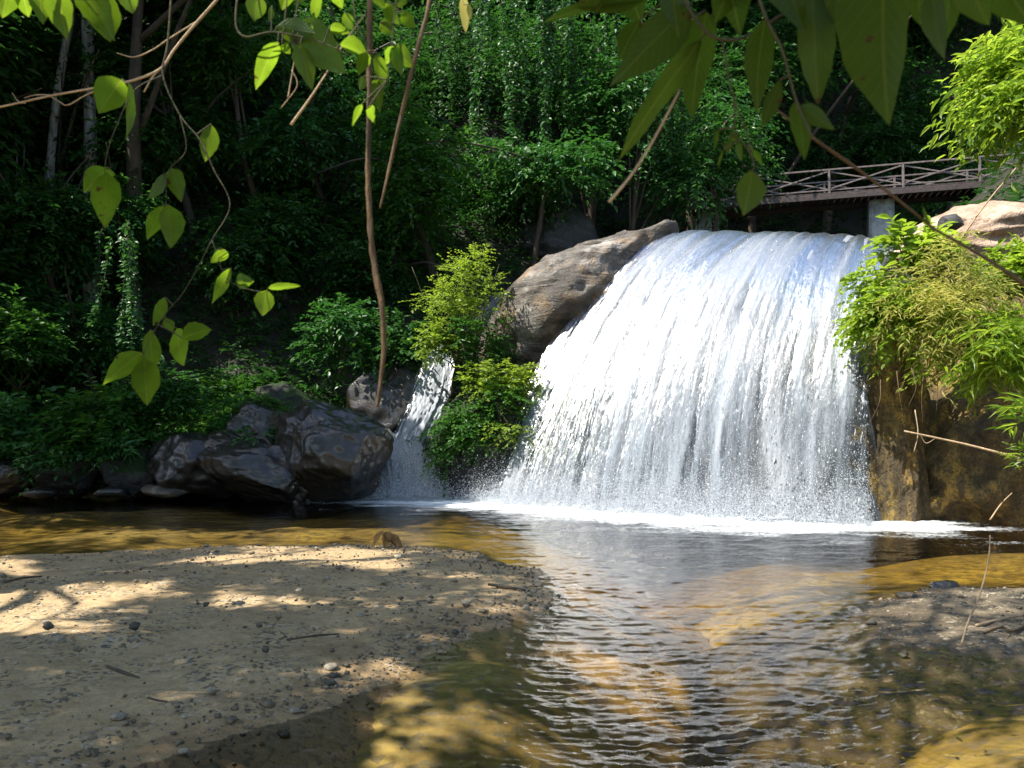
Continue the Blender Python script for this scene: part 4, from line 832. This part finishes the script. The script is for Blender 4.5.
# folded dry leaf heap standing on the sand at the far water edge
p = onbar(385, 548); t = thing('dry_leaf', 'brown curled dry leaf standing like a tent at the far edge of the sandbar', 'leaf', p); Vs, Fs, U, k = [], [], [], 0
g = np.random.default_rng(2)
for i, (a, e) in enumerate([((-.17, 0, 0), (-.02, .03, .21)), ((.16, -.02, 0), (-.01, .02, .20)), ((.02, -.14, 0), (0, 0, .19)), ((.22, .05, 0), (.06, .03, .15))]):
    V, f, uv = big_leaf(np.array(e), np.array(a), .13, nrm(np.array([np.sign(a[0])*.7, -.6, .5])), .5, .2, seed=i); Vs.append(V); Fs.append(f+k); U.append(uv); k += len(V)
b = N('dry_leaf_brown'); M['dry'] = b.done(b.n('MixShader', {0: .3, 1: b.n('BsdfPrincipled', {'Base Color': b.ramp(b.noise(b.coord('Object'), 14, 4), [(.35, (.13, .07, .02)), (.65, (.34, .21, .07))]), 'Roughness': .7}).outputs[0], 2: b.n('BsdfTranslucent', {'Color': (.4, .22, .05, 1)}).outputs[0]}).outputs[0])
mesh('blade', np.vstack(Vs), np.vstack(Fs), M['dry'], t, uv=np.vstack(U))

# ------------------------------------------------------------------ trees of the near bank that roof the sandbar and dapple it
LIT = [(945, 618, 80, 22, .7), (30, 622, 115, 32, 1), (115, 602, 120, 15, 1), (325, 566, 125, 13, 1), (490, 588, 70, 16, .8), (10, 573, 50, 12, 1), (395, 672, 55, 20, .9), (380, 610, 120, 8, .7), (440, 700, 170, 30, .9), (600, 632, 100, 15, 1), (630, 572, 130, 12, .9), (950, 535, 130, 18, 1), (900, 725, 140, 50, 1), (660, 745, 130, 30, .9), (250, 522, 260, 12, .9), (560, 715, 70, 20, .9), (360, 745, 80, 16, .8)]
def shade_at(x, y):
    py = HZ+H*F/y; px = 512+x/y*F
    s = np.ones_like(x); j = .5*fbm2(x*2.2, y*2.2, 3, 91)
    for cx, cy_, a, c, q in LIT: s = np.minimum(s, 1-q*(1-ss(.75, 1.15, np.hypot((px-cx)/a, (py-cy_)/c)+j)))
    side = np.where(px < 545+(py-600)*.55, 1., .5-.35*ss(600, 720, px)*(1-.4*ss(880, 960, px)))
    side = np.where((y > 11.3) & (px > 470), 0, np.where(y > 10.4, side*.35, side))
    return s*side*(fbm2(x*1.9, y*1.9, 3, 92) < .62)
NP = np.random.default_rng(33)
n = 48000; x = NP.uniform(-11, 9, n); y = NP.uniform(2.9, 15.5, n); x[:1300] = NP.uniform(1.3, 3.2, 1300); y[:1300] = NP.uniform(-.2, 2.2, 1300)
sh = shade_at(x, np.maximum(y, 3.9)); sh[:1300] = .75
k = NP.random(n) < sh; x, y = x[k], y[k]
h = (2.1+.4735*np.maximum(y, 2))/.95*1.5+NP.random(len(x))*2.5
o = np.stack([x, y, x*0], -1)+np.array(SUN)[None]/SUN.z*h[:, None]
o[:, 2] = h
own = np.where(o[:, 0] < -6.5, 0, np.where(o[:, 0] < -1, 1, 2))
for i, (lb, rt, tp) in enumerate([('big tree on the near left bank spreading over the sandbar', (-9.6, 5.5), (-7.5, 7.5, 10.5)), ('big tree behind the viewer roofing the sandbar and the near water', (-2.2, -2.4), (-4.6, 5.5, 9.4)), ('big tree on the near right bank leaning over the gravel bar', (9.4, 5.2), (3.2, 7.5, 10.6))]):
    q = o[own == i]; V, f = sprays(q, rv(len(q))*[1, 1, .3], .24, 5, .2, .1, .2, .9, .1, False)
    root = np.array([rt[0], rt[1], hz(*rt)]); tp = np.array(tp); g = np.random.default_rng(i+70)
    st = [([root-[0, 0, .3], root+[0, 0, 2.2], root*.6+tp*.4+[0, 0, 2.], tp+[0, 0, .6]], [.3, .24, .17, .08])]
    for c in q[g.integers(0, len(q), 16)]: s0 = root*.5+tp*.5+[0, 0, 2.]; st.append(([s0, (s0+c)/2+[0, 0, .6], c], [.05, .03, .012]))
    plant('tree', lb, 'tree', root, [(V, f, M['leaf_mid'])], st, cpart='crown')
